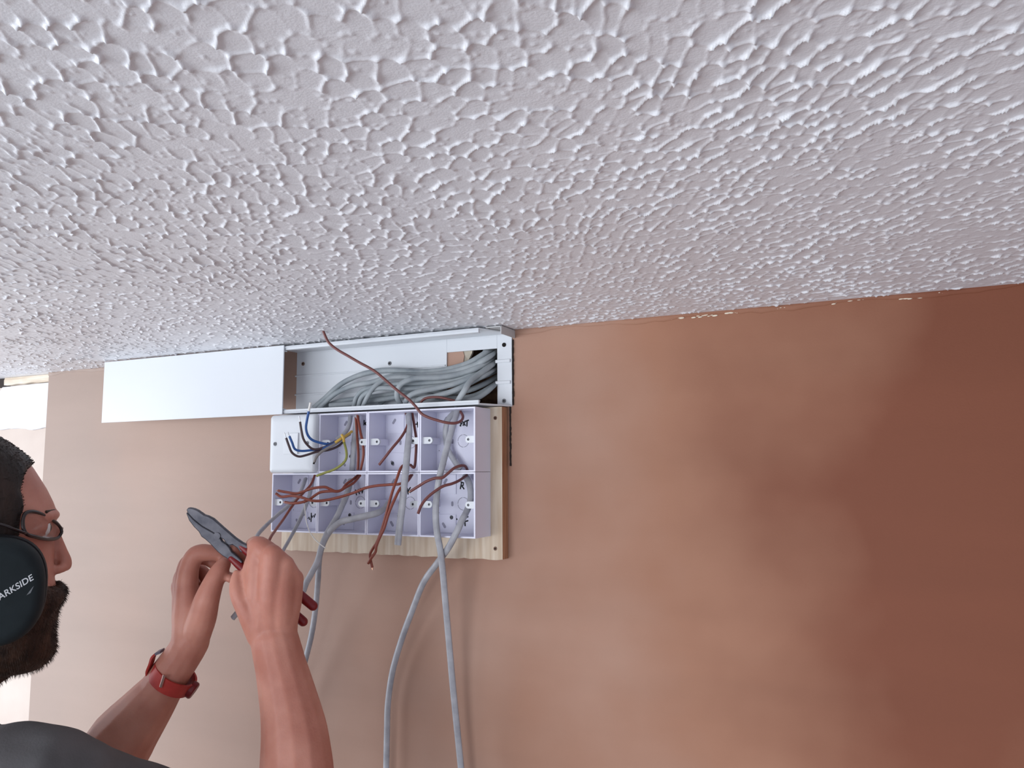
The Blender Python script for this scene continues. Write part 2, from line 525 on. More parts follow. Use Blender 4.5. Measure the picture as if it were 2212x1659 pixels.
def artex_height(x, y):
    wx = x + 0.0028 * (vnoise(x * 90, y * 90, 1) - 0.5) + 0.03 * (vnoise(x * 6, y * 6, 2) - 0.5)
    wy = y + 0.0028 * (vnoise(x * 90, y * 90, 3) - 0.5) + 0.06 * (vnoise(x * 5, y * 5, 4) - 0.5)
    a = math.radians(-62)
    u = (wx * math.cos(a) + wy * math.sin(a)) / 0.0185
    v = (-wx * math.sin(a) + wy * math.cos(a)) / 0.0120
    f1, f2, f3, du, dv = worley(u, v, 5, 0.75)
    # strokes of the brush: ridges that run its way stand taller
    du, dv = du * 0.0185, dv * 0.0120
    ex, ey = du * math.cos(a) - dv * math.sin(a), du * math.sin(a) + dv * math.cos(a)
    sa = np.radians(-18 + 50 * (vnoise(x * 3.3, y * 3.3, 51) - 0.5))
    along = 1 - np.abs((ex * np.cos(sa) + ey * np.sin(sa)) / np.hypot(ex, ey))
    stroke = 0.20 + 1.15 * along ** 1.4
    size = 0.85 + 0.5 * vnoise(x * 40, y * 40, 21)
    rid = np.exp(-((f2 - f1) / (0.105 * size)) ** 2)
    node = np.exp(-((f3 - f1) / 0.17) ** 2)
    mod = np.clip(0.30 + (vnoise(x * 62, y * 62, 9) - 0.3) * 2.4, 0, 1)
    patch = 0.75 + 0.5 * vnoise(x * 9, y * 9, 12)
    # smaller second set of drips inside the cells
    g1, _, _, _, _ = worley(u * 2.3 + 9.1, v * 2.0 + 3.7, 33, 0.9)
    drip = np.exp(-(g1 / 0.24) ** 2) * (vnoise(x * 120, y * 120, 41) > 0.66)
    h = 0.00115 * rid * mod * stroke * patch + 0.0017 * node * (0.3 + 0.7 * mod) * patch + 0.0006 * drip
    h += 0.00010 * vnoise(x * 260, y * 260, 14)
    return h


# the patch of relief covers all that can be seen, denser towards the near end
NU, NV = 1300, 1000
PA, PB, PC, PD = (-0.15, -1.00), (0.90, -0.75), (0.95, STEP + 0.004), (-1.50, STEP + 0.004)
su, tv = np.meshgrid(np.linspace(0, 1, NU), np.linspace(0, 1, NV))
X = (PA[0] * (1 - su) + PB[0] * su) * (1 - tv) + (PD[0] * (1 - su) + PC[0] * su) * tv
Y = (PA[1] * (1 - su) + PB[1] * su) * (1 - tv) + (PD[1] * (1 - su) + PC[1] * su) * tv
Hh = artex_height(X, Y)
fade = np.clip((-Y - 0.001) / 0.006, 0.15, 1)
Zs = ZC - Hh * fade
cos_, quads_, base = [], [], 0


def add_grid(X, Y, Z):
    global base
    ny_, nx_ = X.shape
    cos_.append(np.stack([X, Y, Z], -1).reshape(-1, 3).astype(np.float32))
    idx = np.arange(nx_ * ny_).reshape(ny_, nx_) + base
    quads_.append(np.stack([idx[:-1, :-1], idx[1:, :-1], idx[1:, 1:], idx[:-1, 1:]], -1).reshape(-1, 4))
    base += nx_ * ny_


def relief(a, b, c, d, nu, nv):                 # coarser relief for the ceiling round about
    su, tv = np.meshgrid(np.linspace(0, 1, nu), np.linspace(0, 1, nv))
    X = (a[0] * (1 - su) + b[0] * su) * (1 - tv) + (d[0] * (1 - su) + c[0] * su) * tv
    Y = (a[1] * (1 - su) + b[1] * su) * (1 - tv) + (d[1] * (1 - su) + c[1] * su) * tv
    add_grid(X, Y, ZC - artex_height(X, Y) * np.clip((-Y - 0.001) / 0.006, 0.15, 1))


add_grid(X, Y, Zs)
yn = -1.9
relief((XW, -1.15), PA, PD, (XW, STEP + 0.004), 420, 320)
relief(PB, (XR, -0.60), (XR, STEP + 0.004), PC, 420, 260)
relief((PA[0], yn), (PB[0], yn), PB, PA, 360, 300)
relief((XW, yn), (PA[0], yn), PA, (XW, -1.15), 420, 180)
relief((PB[0], yn), (XR, yn), (XR, -0.60), PB, 360, 260)
co = np.array([(XW, YB, ZC), (XR, YB, ZC), (XR, yn, ZC), (XW, yn, ZC)], np.float32)
cos_.append(co); quads_.append(np.array([(base, base + 3, base + 2, base + 1)]))
co = np.vstack(cos_)
quads = np.vstack(quads_).astype(np.int32)
me = bpy.data.meshes.new('ceiling')
me.vertices.add(len(co)); me.vertices.foreach_set('co', co.ravel())
me.loops.add(quads.size); me.loops.foreach_set('vertex_index', quads.ravel())
me.polygons.add(len(quads))
me.polygons.foreach_set('loop_start', np.arange(0, quads.size, 4, dtype=np.int32))
me.polygons.foreach_set('use_smooth', np.ones(len(quads), bool))
me.update(calc_edges=True)
struct(obj('ceiling', me, M['artex']))

mb = MB(); mb.box(XW, XR, YB, STEP, -0.05, 0)
struct(obj('floor', mb, M['floor_boards']))

# ------------------------------------------------------------------ plywood board
PX0, PX1, PZ0, PZ1, PT = -0.364, 0.0175, Z0 - 0.1175, Z0 + 0.0885, 0.018
board = thing('plywood_board', 'pale plywood board fixed to the wall behind the socket boxes', 'board', (-0.17, 0, PZ0))
xs = np.linspace(PX0, PX1, 40)
poly = [Vector((x, -PT, PZ0 + random.uniform(-0.0009, 0.0009))) for x in xs] + [Vector((PX1, -PT, PZ1)), Vector((PX0, -PT, PZ1))]
mb = MB(); mb.prism(poly, Vector((0, PT - 0.0004, 0)))
me = mb.mesh('panel')
for p in me.polygons:
    p.material_index = 0 if p.normal.y < -0.9 else 1
obj('panel', me, [M['plywood'], M['ply_edge']], board)
for (u, v) in [(1070, 903), (1070, 1185)]:
    c = on(u, v, -PT)
    mb = MB()
    mb.tube([c + Vector((0, 0.001, 0)), c + Vector((0, -0.0006, 0))], [0.0026, 0.0026], 16)
    mb.tube([c + Vector((0, -0.0005, 0)), c + Vector((0, -0.0009, 0))], [0.0011, 0.0011], 8, mi=1)
    s = obj('screw', mb, [mat('rusty_screw', (0.16, 0.08, 0.05), 0.6), M['dark_hole']], board)

# raised dark strip painting the shade of a rough gap beside board and trunking
mb = MB()
for k in range(46):
    z1 = Z0 + 0.183 - k * 0.0038
    x0 = 0.0262 if k < 24 else 0.0215
    w = random.uniform(0.0008, 0.0017)
    mb.box(x0, x0 + w, -0.0022 - random.uniform(0, 0.001), 0.0002, z1 - 0.0041, z1)
struct(obj('trim_6', mb, mat('gap_shade', (0.035, 0.03, 0.028), 0.9, 0.1)))

# ------------------------------------------------------------------ back boxes
P, BW, DEP, TH = 0.0865, 0.0860, 0.044, 0.0022
YF = -PT - DEP                      # front plane of the boxes
YI = -PT - 0.0022                   # inner face of their backs


def box_shell(ox, oz):
    mb = MB()

    def rect(i, y):
        return [(ox + i, y, oz + i), (ox + BW - i, y, oz + i), (ox + BW - i, y, oz + BW - i), (ox + i, y, oz + BW - i)]
    vs = rect(0, YF) + rect(TH, YF) + rect(TH, YI) + rect(0, -PT)
    fs = [(12, 13, 14, 15), (8, 9, 10, 11)]
    for k in range(4):
        k2 = (k + 1) % 4
        fs += [(k, k2, 4 + k2, 4 + k), (4 + k, 4 + k2, 8 + k2, 8 + k), (k, 12 + k, 12 + k2, k2)]
    mb.add(vs, fs)
    # pads moulded on the back
    for (a, b2, c, d) in [(0.006, 0.034, 0.056, 0.083), (0.006, 0.034, 0.003, 0.028)]:
        mb.box(ox + a, ox + b2, YI - 0.0012, YI + 0.0003, oz + c, oz + d)
    # lug posts moulded on the side walls
    for s in (0, 1):
        xa = ox + TH if s == 0 else ox + BW - TH - 0.006
        mb.box(xa, xa + 0.006, YF + 0.007, YI, oz + 0.043 - 0.0045, oz + 0.043 + 0.0045)

    def slot(lx, lz, r, half=0.0, ang=0.0, y=YI - 0.0013):
        ax = Vector((math.cos(ang), 0, math.sin(ang)))
        no = Vector((-math.sin(ang), 0, math.cos(ang)))
        c = Vector((ox + lx, y, oz + lz))
        pl = []
        for k in range(24):
            t = 2 * math.pi * k / 24
            pl.append(c + ax * (r * math.cos(t) + (half if math.cos(t) > 0 else -half)) + no * (r * math.sin(t)))
        mb.prism(pl, Vector((0, -0.0003, 0)), 1)
    slot(0.0171, 0.0735, 0.0019, 0.0025, math.radians(55))
    slot(0.0150, 0.0130, 0.0019, 0.0025, math.radians(-55))
    slot(0.0275, 0.0600, 0.0019, 0, 0, YI)
    slot(0.0275, 0.0425, 0.0018, 0.0016, math.radians(90), YI)
    slot(0.0060, 0.0300, 0.0008, 0, 0, YI)
    # knock-out ring
    c = Vector((ox + 0.0450, YI, oz + 0.0428))
    R1, R2 = 0.0083, 0.0090
    for k in range(40):
        if k % 10 == 0:
            continue
        a, b2 = 2 * math.pi * k / 40, 2 * math.pi * (k + 1) / 40
        q = [c + Vector((R * math.cos(t), 0, R * math.sin(t))) for R, t in ((R1, a), (R2, a), (R2, b2), (R1, b2))]
        mb.prism(q, Vector((0, -0.0004, 0)), 1)
    return mb


def lug_mesh(cx, cz, side):         # stadium tab with a screw hole, growing from the side wall
    mb = MB()
    n, rh, ro, ln = 32, 0.0017, 0.0046, 0.0128 - TH + 0.0004
    y0, y1 = YF + 0.0045, YF + 0.0075
    ins, out = [], []
    for k in range(n):
        t = 2 * math.pi * k / n
        c, s = math.cos(t), math.sin(t)
        ins.append((rh * c, rh * s))
        if c * side >= 0:           # round end points away from the wall
            out.append((ro * c, ro * s))
        else:
            sc = min(ln / max(abs(c), 1e-6), ro / max(abs(s), 1e-6))
            out.append((sc * c, sc * s))
    vs = [(cx + x, y0, cz + z) for x, z in ins] + [(cx + x, y0, cz + z) for x, z in out] + \
         [(cx + x, y1, cz + z) for x, z in ins] + [(cx + x, y1, cz + z) for x, z in out]
    fs = []
    for k in range(n):
        k2 = (k + 1) % n
        fs += [(k, k2, n + k2, n + k), (2 * n + k, 3 * n + k, 3 * n + k2, 2 * n + k2), (n + k, n + k2, 3 * n + k2, 3 * n + k), (k, 2 * n + k, 2 * n + k2, k2)]
    mb.add(vs, fs)
    ins_m = MB()
    ins_m.tube([(cx, y0 + 0.0012, cz), (cx, y1, cz)], [rh * 1.02] * 2, 16)
    ins_m.tube([(cx, y0 - 0.0001, cz), (cx, y0 + 0.0014, cz)], [rh * 1.02, rh * 0.95], 16, caps=False)
    return mb, ins_m


M['insert'] = mat('insert', (0.10, 0.10, 0.11), 0.4, 0.5, metallic=0.5)


def ink(parent, strokes, y=YI - 0.0002, w=0.0010, off=None):
    mb = MB()
    for st in strokes:
        pts = [on(u, v, y) for u, v in st]
        if len(pts) == 1:
            pts = [pts[0], pts[0] + Vector((0.0006, 0, 0))]
        mb.tube(pts, w, 8, flat=0.35, wide=(0, 1, 0), rounded=True)
    obj('handwriting', mb, M['marker_ink'], parent)


def z3(pts): return [(575 + x / 9.617, 870 + y / 9.617) for x, y in pts]
def z4(pts): return [(780 + x / 6.506, 870 + y / 6.506) for x, y in pts]
def z5(pts): return [(575 + x / 7.9, 1010 + y / 7.9) for x, y in pts]
def z6(pts): return [(780 + x / 6.506, 1010 + y / 6.506) for x, y in pts]


INK = {
    (1, 1): [z3([(2035, 370), (2030, 460)]), z3([(2085, 400), (2032, 440)]), z3([(2040, 430), (2095, 472)])],
    (2, 1): [z4([(750, 280), (755, 325)]), z4([(790, 275), (798, 340)]), z4([(752, 305), (796, 298)])],
    (3, 1): [z4([(1392, 322), (1396, 324)]), z4([(1403, 272), (1400, 325)]), z4([(1403, 275), (1422, 270)]), z4([(1401, 298), (1418, 294)]),
             z4([(1432, 270), (1462, 316)]), z4([(1460, 262), (1434, 318)]), z4([(1464, 262), (1508, 245)]), z4([(1490, 252), (1486, 326)])],
    (0, 0): [z5([(690, 890), (700, 845), (716, 872), (728, 845), (742, 885)]), z5([(770, 782), (765, 920)]),
             z5([(772, 812), (788, 852), (806, 815), (818, 852), (836, 795)])],
    (1, 0): [z5([(1525, 385), (1540, 465)]), z5([(1572, 375), (1590, 445)]), z5([(1535, 425), (1580, 412)]),
             z5([(1605, 360), (1615, 415), (1632, 390), (1636, 440), (1662, 350)])],
    (2, 0): [z6([(650, 295), (660, 372)]), z6([(692, 282), (655, 335)]), z6([(660, 325), (690, 350)])],
    (3, 0): [z6([(1412, 205), (1395, 295)]), z6([(1405, 205), (1440, 215), (1435, 250), (1405, 255)]), z6([(1412, 255), (1445, 298)]),
             z6([(1455, 705), (1462, 815)]), z6([(1455, 708), (1500, 692)]), z6([(1456, 758), (1500, 748)]), z6([(1342, 722), (1346, 728)])],
}
INK_F = [st for st in INK[(3, 0)] if st[0][1] > 1100]
INK[(3, 0)] = [st for st in INK[(3, 0)] if st[0][1] < 1100]
BOXLAB = {
    (1, 1): 'open white socket box right of the switch, marked K, blue and yellow wires across it',
    (2, 1): 'open white socket box marked H in the top row, third from the left',
    (3, 1): 'open white socket box at top right corner of the block, marked EXT',
    (0, 0): 'open white socket box at bottom left, under the light switch, marked M/W',
    (1, 0): 'open white socket box marked HW in the bottom row, second from the left',
    (2, 0): 'open white socket box in the bottom row crossed by the cut grey cable, marked K',
    (3, 0): 'open white socket box at bottom right corner of the block, marked R and F',
}
GB = 'open socket boxes mounted in a block on the plywood'


def lug_pair(parent, ox, oz):
    for side in (1, -1):
        cx = ox + (0.0128 if side == 1 else BW - 0.0128)
        a, b2 = lug_mesh(cx, oz + 0.043, side)
        lg = obj('lug', a, M['white_pvc'], parent)
        obj('screw_insert', b2, M['insert'], lg)


for (c, rw), lab in BOXLAB.items():
    ox, oz = -(4 - c) * P + 0.00025, Z0 + (rw - 1) * P + 0.00025
    t = thing('socket_box', lab, 'socket box', (ox + BW / 2, -PT, oz), GB)
    obj('shell', box_shell(ox, oz), [M['box_pvc'], M['box_recess']], t, bevel=0.0004, seg=1)
    lug_pair(t, ox, oz)
    sc = Vector((ox + (0.0150 if (c, rw) == (2, 1) else 0.0268), YI - 0.0014, oz + (0.0130 if (c, rw) == (2, 1) else 0.0240)))
    mb = MB()
    mb.tube([sc + Vector((0, 0.0014, 0)), sc, sc + Vector((0, -0.0012, 0))], [0.0028, 0.0028, 0.0016], 16)
    mb.tube([sc + Vector((0, -0.0011, 0)), sc + Vector((0, -0.0014, 0))], [0.0009, 0.0009], 8, mi=1)
    obj('screw', mb, [M['insert'], M['dark_hole']], t)
    if (c, rw) in INK:
        ink(t, INK[(c, rw)])
    if (c, rw) == (3, 0):
        ink(t, INK_F)

# ---- switch at top left
ox, oz = -4 * P + 0.00025, Z0 + 0.00025
sw = thing('light_switch', 'white light switch with a rocker, top left of the block of boxes', 'light switch', (ox + BW / 2, -PT, oz))
obj('back_box', box_shell(ox, oz), [M['box_pvc'], M['box_recess']], sw, bevel=0.0004, seg=1)
mb = MB()


def rrect(cx, cz, hw, hh, r, y, n=6):
    out = []
    for qx, qz, a0 in ((1, 1, 0), (-1, 1, 90), (-1, -1, 180), (1, -1, 270)):
        for k in range(n + 1):
            a = math.radians(a0 + 90 * k / n)
            out.append(Vector((cx + qx * (hw - r) + r * math.cos(a), y, cz + qz * (hh - r) + r * math.sin(a))))
    return out


cx, cz = ox + BW / 2, oz + BW / 2
rings = []
for (ins, dy) in ((0, 0), (0, 0.004), (0.0006, 0.006), (0.0018, 0.0078), (0.004, 0.009), (0.007, 0.0096), (0.012, 0.0098)):
    rings.append(rrect(cx, cz, BW / 2 - ins, BW / 2 - ins, 0.005 - min(ins, 0.004) * 0.6, YF - dy))
mb.loft(rings)
obj('face_plate', mb, M['white_pvc'], sw, smooth=True, auto=50)
yp = YF - 0.0098
mb = MB()
rx0, rx1, rz0, rz1 = cx - 0.0145, cx + 0.0145, cz - 0.0155, cz + 0.0155
mb.add([(rx0, yp + 0.0008, rz0), (rx1, yp + 0.0008, rz0), (rx1, yp + 0.0008, rz1), (rx0, yp + 0.0008, rz1),
        (rx0, yp - 0.0006, rz0), (rx1, yp - 0.0030, rz0), (rx1, yp - 0.0018, rz1), (rx0, yp - 0.0004, rz1)],
       [(3, 2, 1, 0), (4, 5, 6, 7), (0, 1, 5, 4), (1, 2, 6, 5), (2, 3, 7, 6), (3, 0, 4, 7)])
obj('rocker', mb, M['white_pvc'], sw, bevel=0.0005)
for sx in (-0.03015, 0.03015):
    c = Vector((cx + sx, yp, cz))
    mb = MB()
    mb.tube([c + Vector((0, 0.001, 0)), c + Vector((0, -0.0006, 0))], [0.0030, 0.0030], 20)
    mb.box(c.x - 0.002, c.x + 0.002, yp - 0.0009, yp - 0.0005, c.z - 0.0004, c.z + 0.0004, 1)
    obj('screw', mb, [M['insert'], M['dark_hole']], sw)

# ------------------------------------------------------------------ trunking
TZ0, TZ1 = Z0 + 0.0895, ZC - 0.0035
TX0, TX1, TY = -0.356, 0.0255, -0.054
tr = thing('cable_trunking', 'white open cable trunking under the ceiling, full of grey cables', 'trunking', (-0.165, 0, TZ0))
tb = 0.0022
bx0, bx1 = on(965, 800, -tb).x, on(1074, 810, -tb).x          # cut-out in its back
bz1 = on(1020, 757, -tb).z
mb = MB()
mb.box(TX0, bx0, -tb, -0.0002, TZ0, TZ1)
mb.box(bx0, bx1, -tb, -0.0002, bz1, TZ1)
mb.box(bx1, TX1, -tb, -0.0002, TZ0, TZ1)
for z in (TZ0 + 0.034, TZ0 + 0.064):                         # the two ribs along the back
    mb.box(TX0 - 0.0018, bx0 - 0.002, -tb - 0.0016, -tb + 0.0004, z - 0.0011, z + 0.0011)
    mb.box(bx1 - 0.002, TX1 - 0.002, -tb - 0.0022, -tb + 0.0004, z - 0.0022, z + 0.0022)
obj('back_plate', mb, M['white_pvc'], tr, bevel=0.0004, seg=1)
for nm, z0, z1, lipz in (('lower_wall', TZ0, TZ0 + 0.002, 1), ('upper_wall', TZ1 - 0.002, TZ1, -1)):
    mb = MB()
    poly = [Vector((TX0, -tb, z0)), Vector((TX0, TY, z0)), Vector((0.001, TY, z0)), Vector((0.0065, TY + 0.010, z0)), Vector((TX1, -tb, z0))]
    mb.prism(poly, Vector((0, 0, z1 - z0)))
    # clip rails along the front edge
    za = (z0, z0 + 0.0062) if lipz == 1 else (z1 - 0.0062, z1)
    mb.box(TX0, 0.0010, TY - 0.0004, TY + 0.0030, za[0], za[1])
    zb = (z0 + 0.0018, z0 + 0.0034) if lipz == 1 else (z1 - 0.0034, z1 - 0.0018)
    mb.box(TX0, 0.0016, TY - 0.0016, TY + 0.001, zb[0], zb[1])
    mb.box(TX0, -0.0005, TY + 0.003, TY + 0.0075, za[0] + 0.0048 if lipz == 1 else za[0], za[1] if lipz == 1 else za[0] + 0.0014)
    obj(nm, mb, M['white_pvc'], tr, bevel=0.0004, seg=1)
for (u, v, dark) in [(655, 786, 1), (842, 785, 0), (1089, 745, 2), (1089, 866, 0)]:
    c = on(u, v, -tb)
    mb = MB()
    mb.tube([c + Vector((0, 0.001, 0)), c + Vector((0, -0.0008, 0))], [0.0030, 0.0030], 20)
    mb.tube([c + Vector((0, -0.0007, 0)), c + Vector((0, -0.0012, 0))], [0.0012, 0.0012], 8, mi=1)
    obj('screw', mb, [(M['insert'], mat('rusty_head', (0.17, 0.10, 0.07), 0.6), M['dark_hole'])[dark], M['dark_hole']], tr)

# the lid, slid along to the left
lz0, lz1, lx0, lx1 = Z0 + 0.0885, ZC - 0.0026, -0.7365, -0.3335
lid = thing('trunking_lid', 'plain white trunking lid slid left of the open trunking', 'lid', ((lx0 + lx1) / 2, TY, lz0))
mb = MB(); mb.box(lx0, lx1, TY - 0.0040, TY - 0.0018, lz0, lz1)
obj('cover_strip', mb, M['white_pvc'], lid, bevel=0.0005, seg=2)
mb = MB()
for z in (lz0 + 0.0075, lz1 - 0.0095):
    mb.box(lx0, lx1, TY - 0.0019, TY + 0.0038, z, z + 0.0014)
obj('clip_rib', mb, M['white_pvc'], lid)

# grey plastic offcut with slots wedged above the trunking end
of = thing('plastic_offcut', 'grey slotted plastic offcut at the ceiling over the trunking end', 'offcut', (0.0235, -0.028, ZC - 0.012))
mb = MB()
a0 = on(1035, 711, -0.040); 
mb.box(0.0060, 0.0300, -0.0440, -0.0006, ZC - 0.0030, ZC - 0.0012)
mb.box(0.0285, 0.0302, -0.0440, -0.0006, ZC - 0.0122, ZC - 0.0012)
obj('channel', mb, mat('grey_pvc', (0.52, 0.52, 0.52), 0.6), of, bevel=0.0004, seg=1)
mb = MB()
for u, v in [(1057, 711.5), (1068, 714), (1079, 716.5)]:
    d = ray(u, v); c = CAM + d * ((ZC - 0.0031 - CAM.z) / d.z)
    mb.box(c.x - 0.0022, c.x + 0.0022, c.y - 0.0040, c.y + 0.0040, c.z - 0.0004, c.z + 0.0003)
obj('slot', mb, M['dark_hole'], of)

# ------------------------------------------------------------------ cables in the trunking
def path3(pts):
    return [on(u, v, y) for u, v, y in pts]


def cable(name, pts, r, material, label, cat, group=None, flat=1.0, per=8, cut=None, wide=(0, 1, 0), seg=12):
    if cat == 'wire':
        r *= 1.12
    p = spline(path3(pts), per)
    mb = MB(); mb.tube(p, r, seg, flat=flat, wide=wide if flat != 1.0 else None)
    if cut:                           # bare or dark conductor showing at the first end
        t = thing(name, label, cat, p[-1], group)
        obj('sheath', mb, M[material], t, smooth=True, auto=60)
        d = (p[0] - p[1]).normalized()
        c = MB(); c.tube([p[0] - d * 0.002, p[0] + d * cut[1]], cut[2], 8)
        obj(cut[3] if len(cut) > 3 else 'bare_end', c, M[cut[0]], t)
        return t
    o = obj(name, mb, M[material], smooth=True, auto=60)
    return tag(o, label, cat, group)


TG = 'grey cables bundled in the trunking'
bundle = [
    ('topmost grey cable arching along the trunking to its far left corner', [(678, 881, -.022), (700, 862, -.022), (735, 831, -.022), (772, 812, -.020), (812, 802, -.018), (850, 800, -.016), (905, 804, -.014), (960, 799, -.012), (1010, 785, -.008), (1048, 763, -.002), (1078, 748, .030)], .0042),
    ('grey cable just beneath the topmost one in the trunking, ending at the far left corner', [(688, 883, -.026), (722, 852, -.026), (760, 834, -.026), (802, 826, -.024), (850, 812, -.022), (905, 811, -.020), (960, 806, -.018), (1020, 791, -.014), (1058, 770, -.008), (1082, 752, .030)], .0040),
    ('left one of three grey cables curling down over the second box', [(764, 878, -.032), (770, 858, -.034), (784, 843, -.036), (808, 836, -.034), (850, 830, -.030), (905, 828, -.026), (970, 822, -.020), (1030, 806, -.012), (1082, 785, .030)], .0036),
    ('middle one of three grey cables curling down over the second box', [(774, 878, -.036), (781, 858, -.039), (799, 845, -.040), (825, 838, -.038), (870, 840, -.032), (930, 836, -.026), (990, 830, -.020), (1040, 815, -.010), (1082, 797, .030)], .0036),
    ('right one of three grey cables curling down over the second box', [(784, 878, -.038), (795, 855, -.042), (810, 834, -.042), (835, 818, -.036), (870, 814, -.030), (920, 818, -.024), (985, 812, -.016), (1035, 795, -.008), (1082, 770, .030)], .0036),
    ('pale grey cable looping back in the middle of the trunking, largest loop', [(866, 874, -.030), (858, 858, -.038), (860, 840, -.042), (872, 826, -.042), (900, 817, -.038), (950, 815, -.030), (1000, 806, -.020), (1045, 787, -.010), (1082, 760, .030)], .0042),
    ('pale grey cable curving down just right of the large loop', [(874, 876, -.034), (882, 858, -.042), (902, 847, -.042), (940, 839, -.036), (985, 828, -.028), (1035, 808, -.016), (1082, 780, .030)], .0040),
    ('grey cable sagging low across the right half of the trunking', [(896, 876, -.030), (905, 863, -.036), (940, 856, -.036), (978, 845, -.032), (1010, 830, -.026), (1050, 808, -.014), (1084, 790, .030)], .0040),
    ('long straight grey cable low down at the back of the trunking', [(696, 879, -.014), (740, 866, -.014), (800, 858, -.014), (870, 850, -.014), (940, 848, -.012), (1000, 846, -.010), (1045, 830, -.004), (1083, 808, .030)], .0040),
    ('grey cable on the trunking floor left of the loops', [(712, 876, -.030), (760, 872, -.026), (830, 862, -.022), (900, 852, -.018), (965, 860, -.016), (1020, 856, -.010), (1060, 836, -.002), (1084, 815, .030)], .0038),
    ('short grey cable crossing the bundle steeply near the wall hole', [(984, 877, -.036), (992, 862, -.042), (1004, 843, -.044), (1014, 826, -.038), (1030, 812, -.026), (1060, 790, -.006), (1083, 772, .030)], .0044),
    ('lowest grey cable leaving the wall hole near its bottom edge', [(955, 872, -.028), (990, 866, -.030), (1025, 862, -.026), (1050, 848, -.016), (1068, 832, -.004), (1085, 822, .030)], .0038),
    ('grey cable entering the upper right corner of the wall hole', [(1024, 800, -.010), (1036, 782, -.006), (1046, 766, .000), (1052, 750, .012), (1056, 735, .040)], .0046),
    ('grey cable filling the gap behind the large loop', [(820, 872, -.012), (855, 846, -.012), (900, 833, -.012), (950, 829, -.010), (1000, 820, -.006), (1050, 800, .002), (1083, 788, .034)], .0040),
]
for lab, pts, r in bundle:
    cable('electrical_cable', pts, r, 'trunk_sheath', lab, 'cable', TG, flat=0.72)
cable('electrical_wire', [(905, 875, -.038), (918, 861, -.040), (945, 858, -.040), (975, 864, -.036), (1005, 872, -.030)], .0016, 'brown_wire',
      'thin brown wire lying on the trunking floor under the grey bundle', 'wire')

# ------------------------------------------------------------------ long grey cables below
GC = 'grey cables hanging from the socket boxes'
t = cable('electrical_cable', [(859, 1177, -.082), (863, 1140, -.082), (868, 1100, -.080), (872, 1060, -.078), (877, 1010, -.074), (881, 965, -.064), (884, 930, -.050), (882, 895, -.034)],
          .0052, 'grey_sheath', 'thick grey cable cut off square, hanging down in front of the third column of boxes', 'cable', GC, flat=0.62)
cable('electrical_cable', [(988, 888, -.036), (977, 925, -.050), (966, 965, -.062), (957, 1000, -.070), (950, 1028, -.074), (944, 1065, -.074), (941, 1110, -.074), (944, 1150, -.072),
                           (951, 1188, -.068), (957, 1240, -.060), (963, 1310, -.050), (971, 1400, -.040), (979, 1490, -.034), (988, 1580, -.030), (998, 1680, -.028), (1010, 1800, -.028), (1016, 2100, -.028), (1020, 2500, -.028)],
      .0047, 'grey_sheath', 'right one of two long grey cables hanging to the bottom edge below the boxes', 'cable', GC, flat=0.7)
cable('electrical_cable', [(1004, 1026, -.030), (1014, 1046, -.034), (1017, 1075, -.042), (1010, 1100, -.050), (998, 1124, -.064), (986, 1150, -.070), (968, 1184, -.066), (944, 1217, -.048), (915, 1258, -.036),
                           (890, 1320, -.026), (868, 1380, -.020), (848, 1450, -.016), (838, 1520, -.014), (836, 1580, -.014), (834, 1680, -.014), (832, 1800, -.014), (829, 2100, -.014), (826, 2500, -.014)],
      .0047, 'grey_sheath', 'left one of two long grey cables hanging to the bottom edge below the boxes', 'cable', GC, flat=0.7)
cable('electrical_cable', [(757, 1036, -.034), (752, 1060, -.044), (740, 1090, -.054), (726, 1120, -.064), (708, 1150, -.072), (695, 1180, -.080), (686, 1212, -.086), (672, 1240, -.090), (662, 1258, -.092), (655, 1277, -.093)],
      .0048, 'grey_sheath', 'grey cable from the second bottom box ending in a cut beside the right hand', 'cable', GC, flat=0.65)
cable('electrical_cable', [(840, 1084, -.042), (830, 1099, -.056), (815, 1108, -.068), (796, 1113, -.070), (762, 1121, -.070), (735, 1128, -.070), (714, 1146, -.072), (699, 1172, -.070), (690, 1205, -.064), (687, 1250, -.056), (682, 1310, -.046),
                           (673, 1370, -.038), (660, 1424, -.032), (642, 1490, -.028), (625, 1580, -.026), (612, 1700, -.026)],
      .0046, 'grey_sheath', 'grey cable sweeping left from the third bottom box and dropping behind the right forearm', 'cable', GC, flat=0.7)
cable('electrical_cable', [(660, 1034, -.032), (652, 1055, -.046), (641, 1076, -.062), (624, 1092, -.080), (600, 1112, -.105), (575, 1135, -.140), (555, 1158, -.180), (543, 1190, -.215), (535, 1250, -.225), (520, 1310, -.225), (503, 1335, -.225)],
      .0036, 'grey_sheath', 'grey cable from the bottom left box passing behind the right hand to a cut end', 'cable', GC, flat=0.7)
cable('electrical_cable', [(676, 1034, -.034), (668, 1072, -.048), (657, 1102, -.064), (642, 1134, -.084), (627, 1162, -.110), (611, 1190, -.150), (597, 1212, -.190), (580, 1240, -.215)],
      .0034, 'grey_sheath', 'grey cable from the bottom left box running down to the knuckles of the right hand', 'cable', GC, flat=0.7)
cable('electrical_cable', [(772, 892, -.034), (768, 930, -.036), (764, 970, -.034), (761, 1017, -.032)], .0050, 'grey_sheath',
      'grey cable running straight down the right side of the box marked K beside the switch', 'cable', GC, flat=0.55)
cable('electrical_cable', [(986, 888, -.030), (970, 903, -.034), (963, 925, -.036), (963, 950, -.034), (968, 972, -.030), (981, 995, -.030), (995, 1014, -.030)], .0042, 'grey_sheath',
      'grey cable curving close to the back of the top right box', 'cable', GC, flat=0.6)
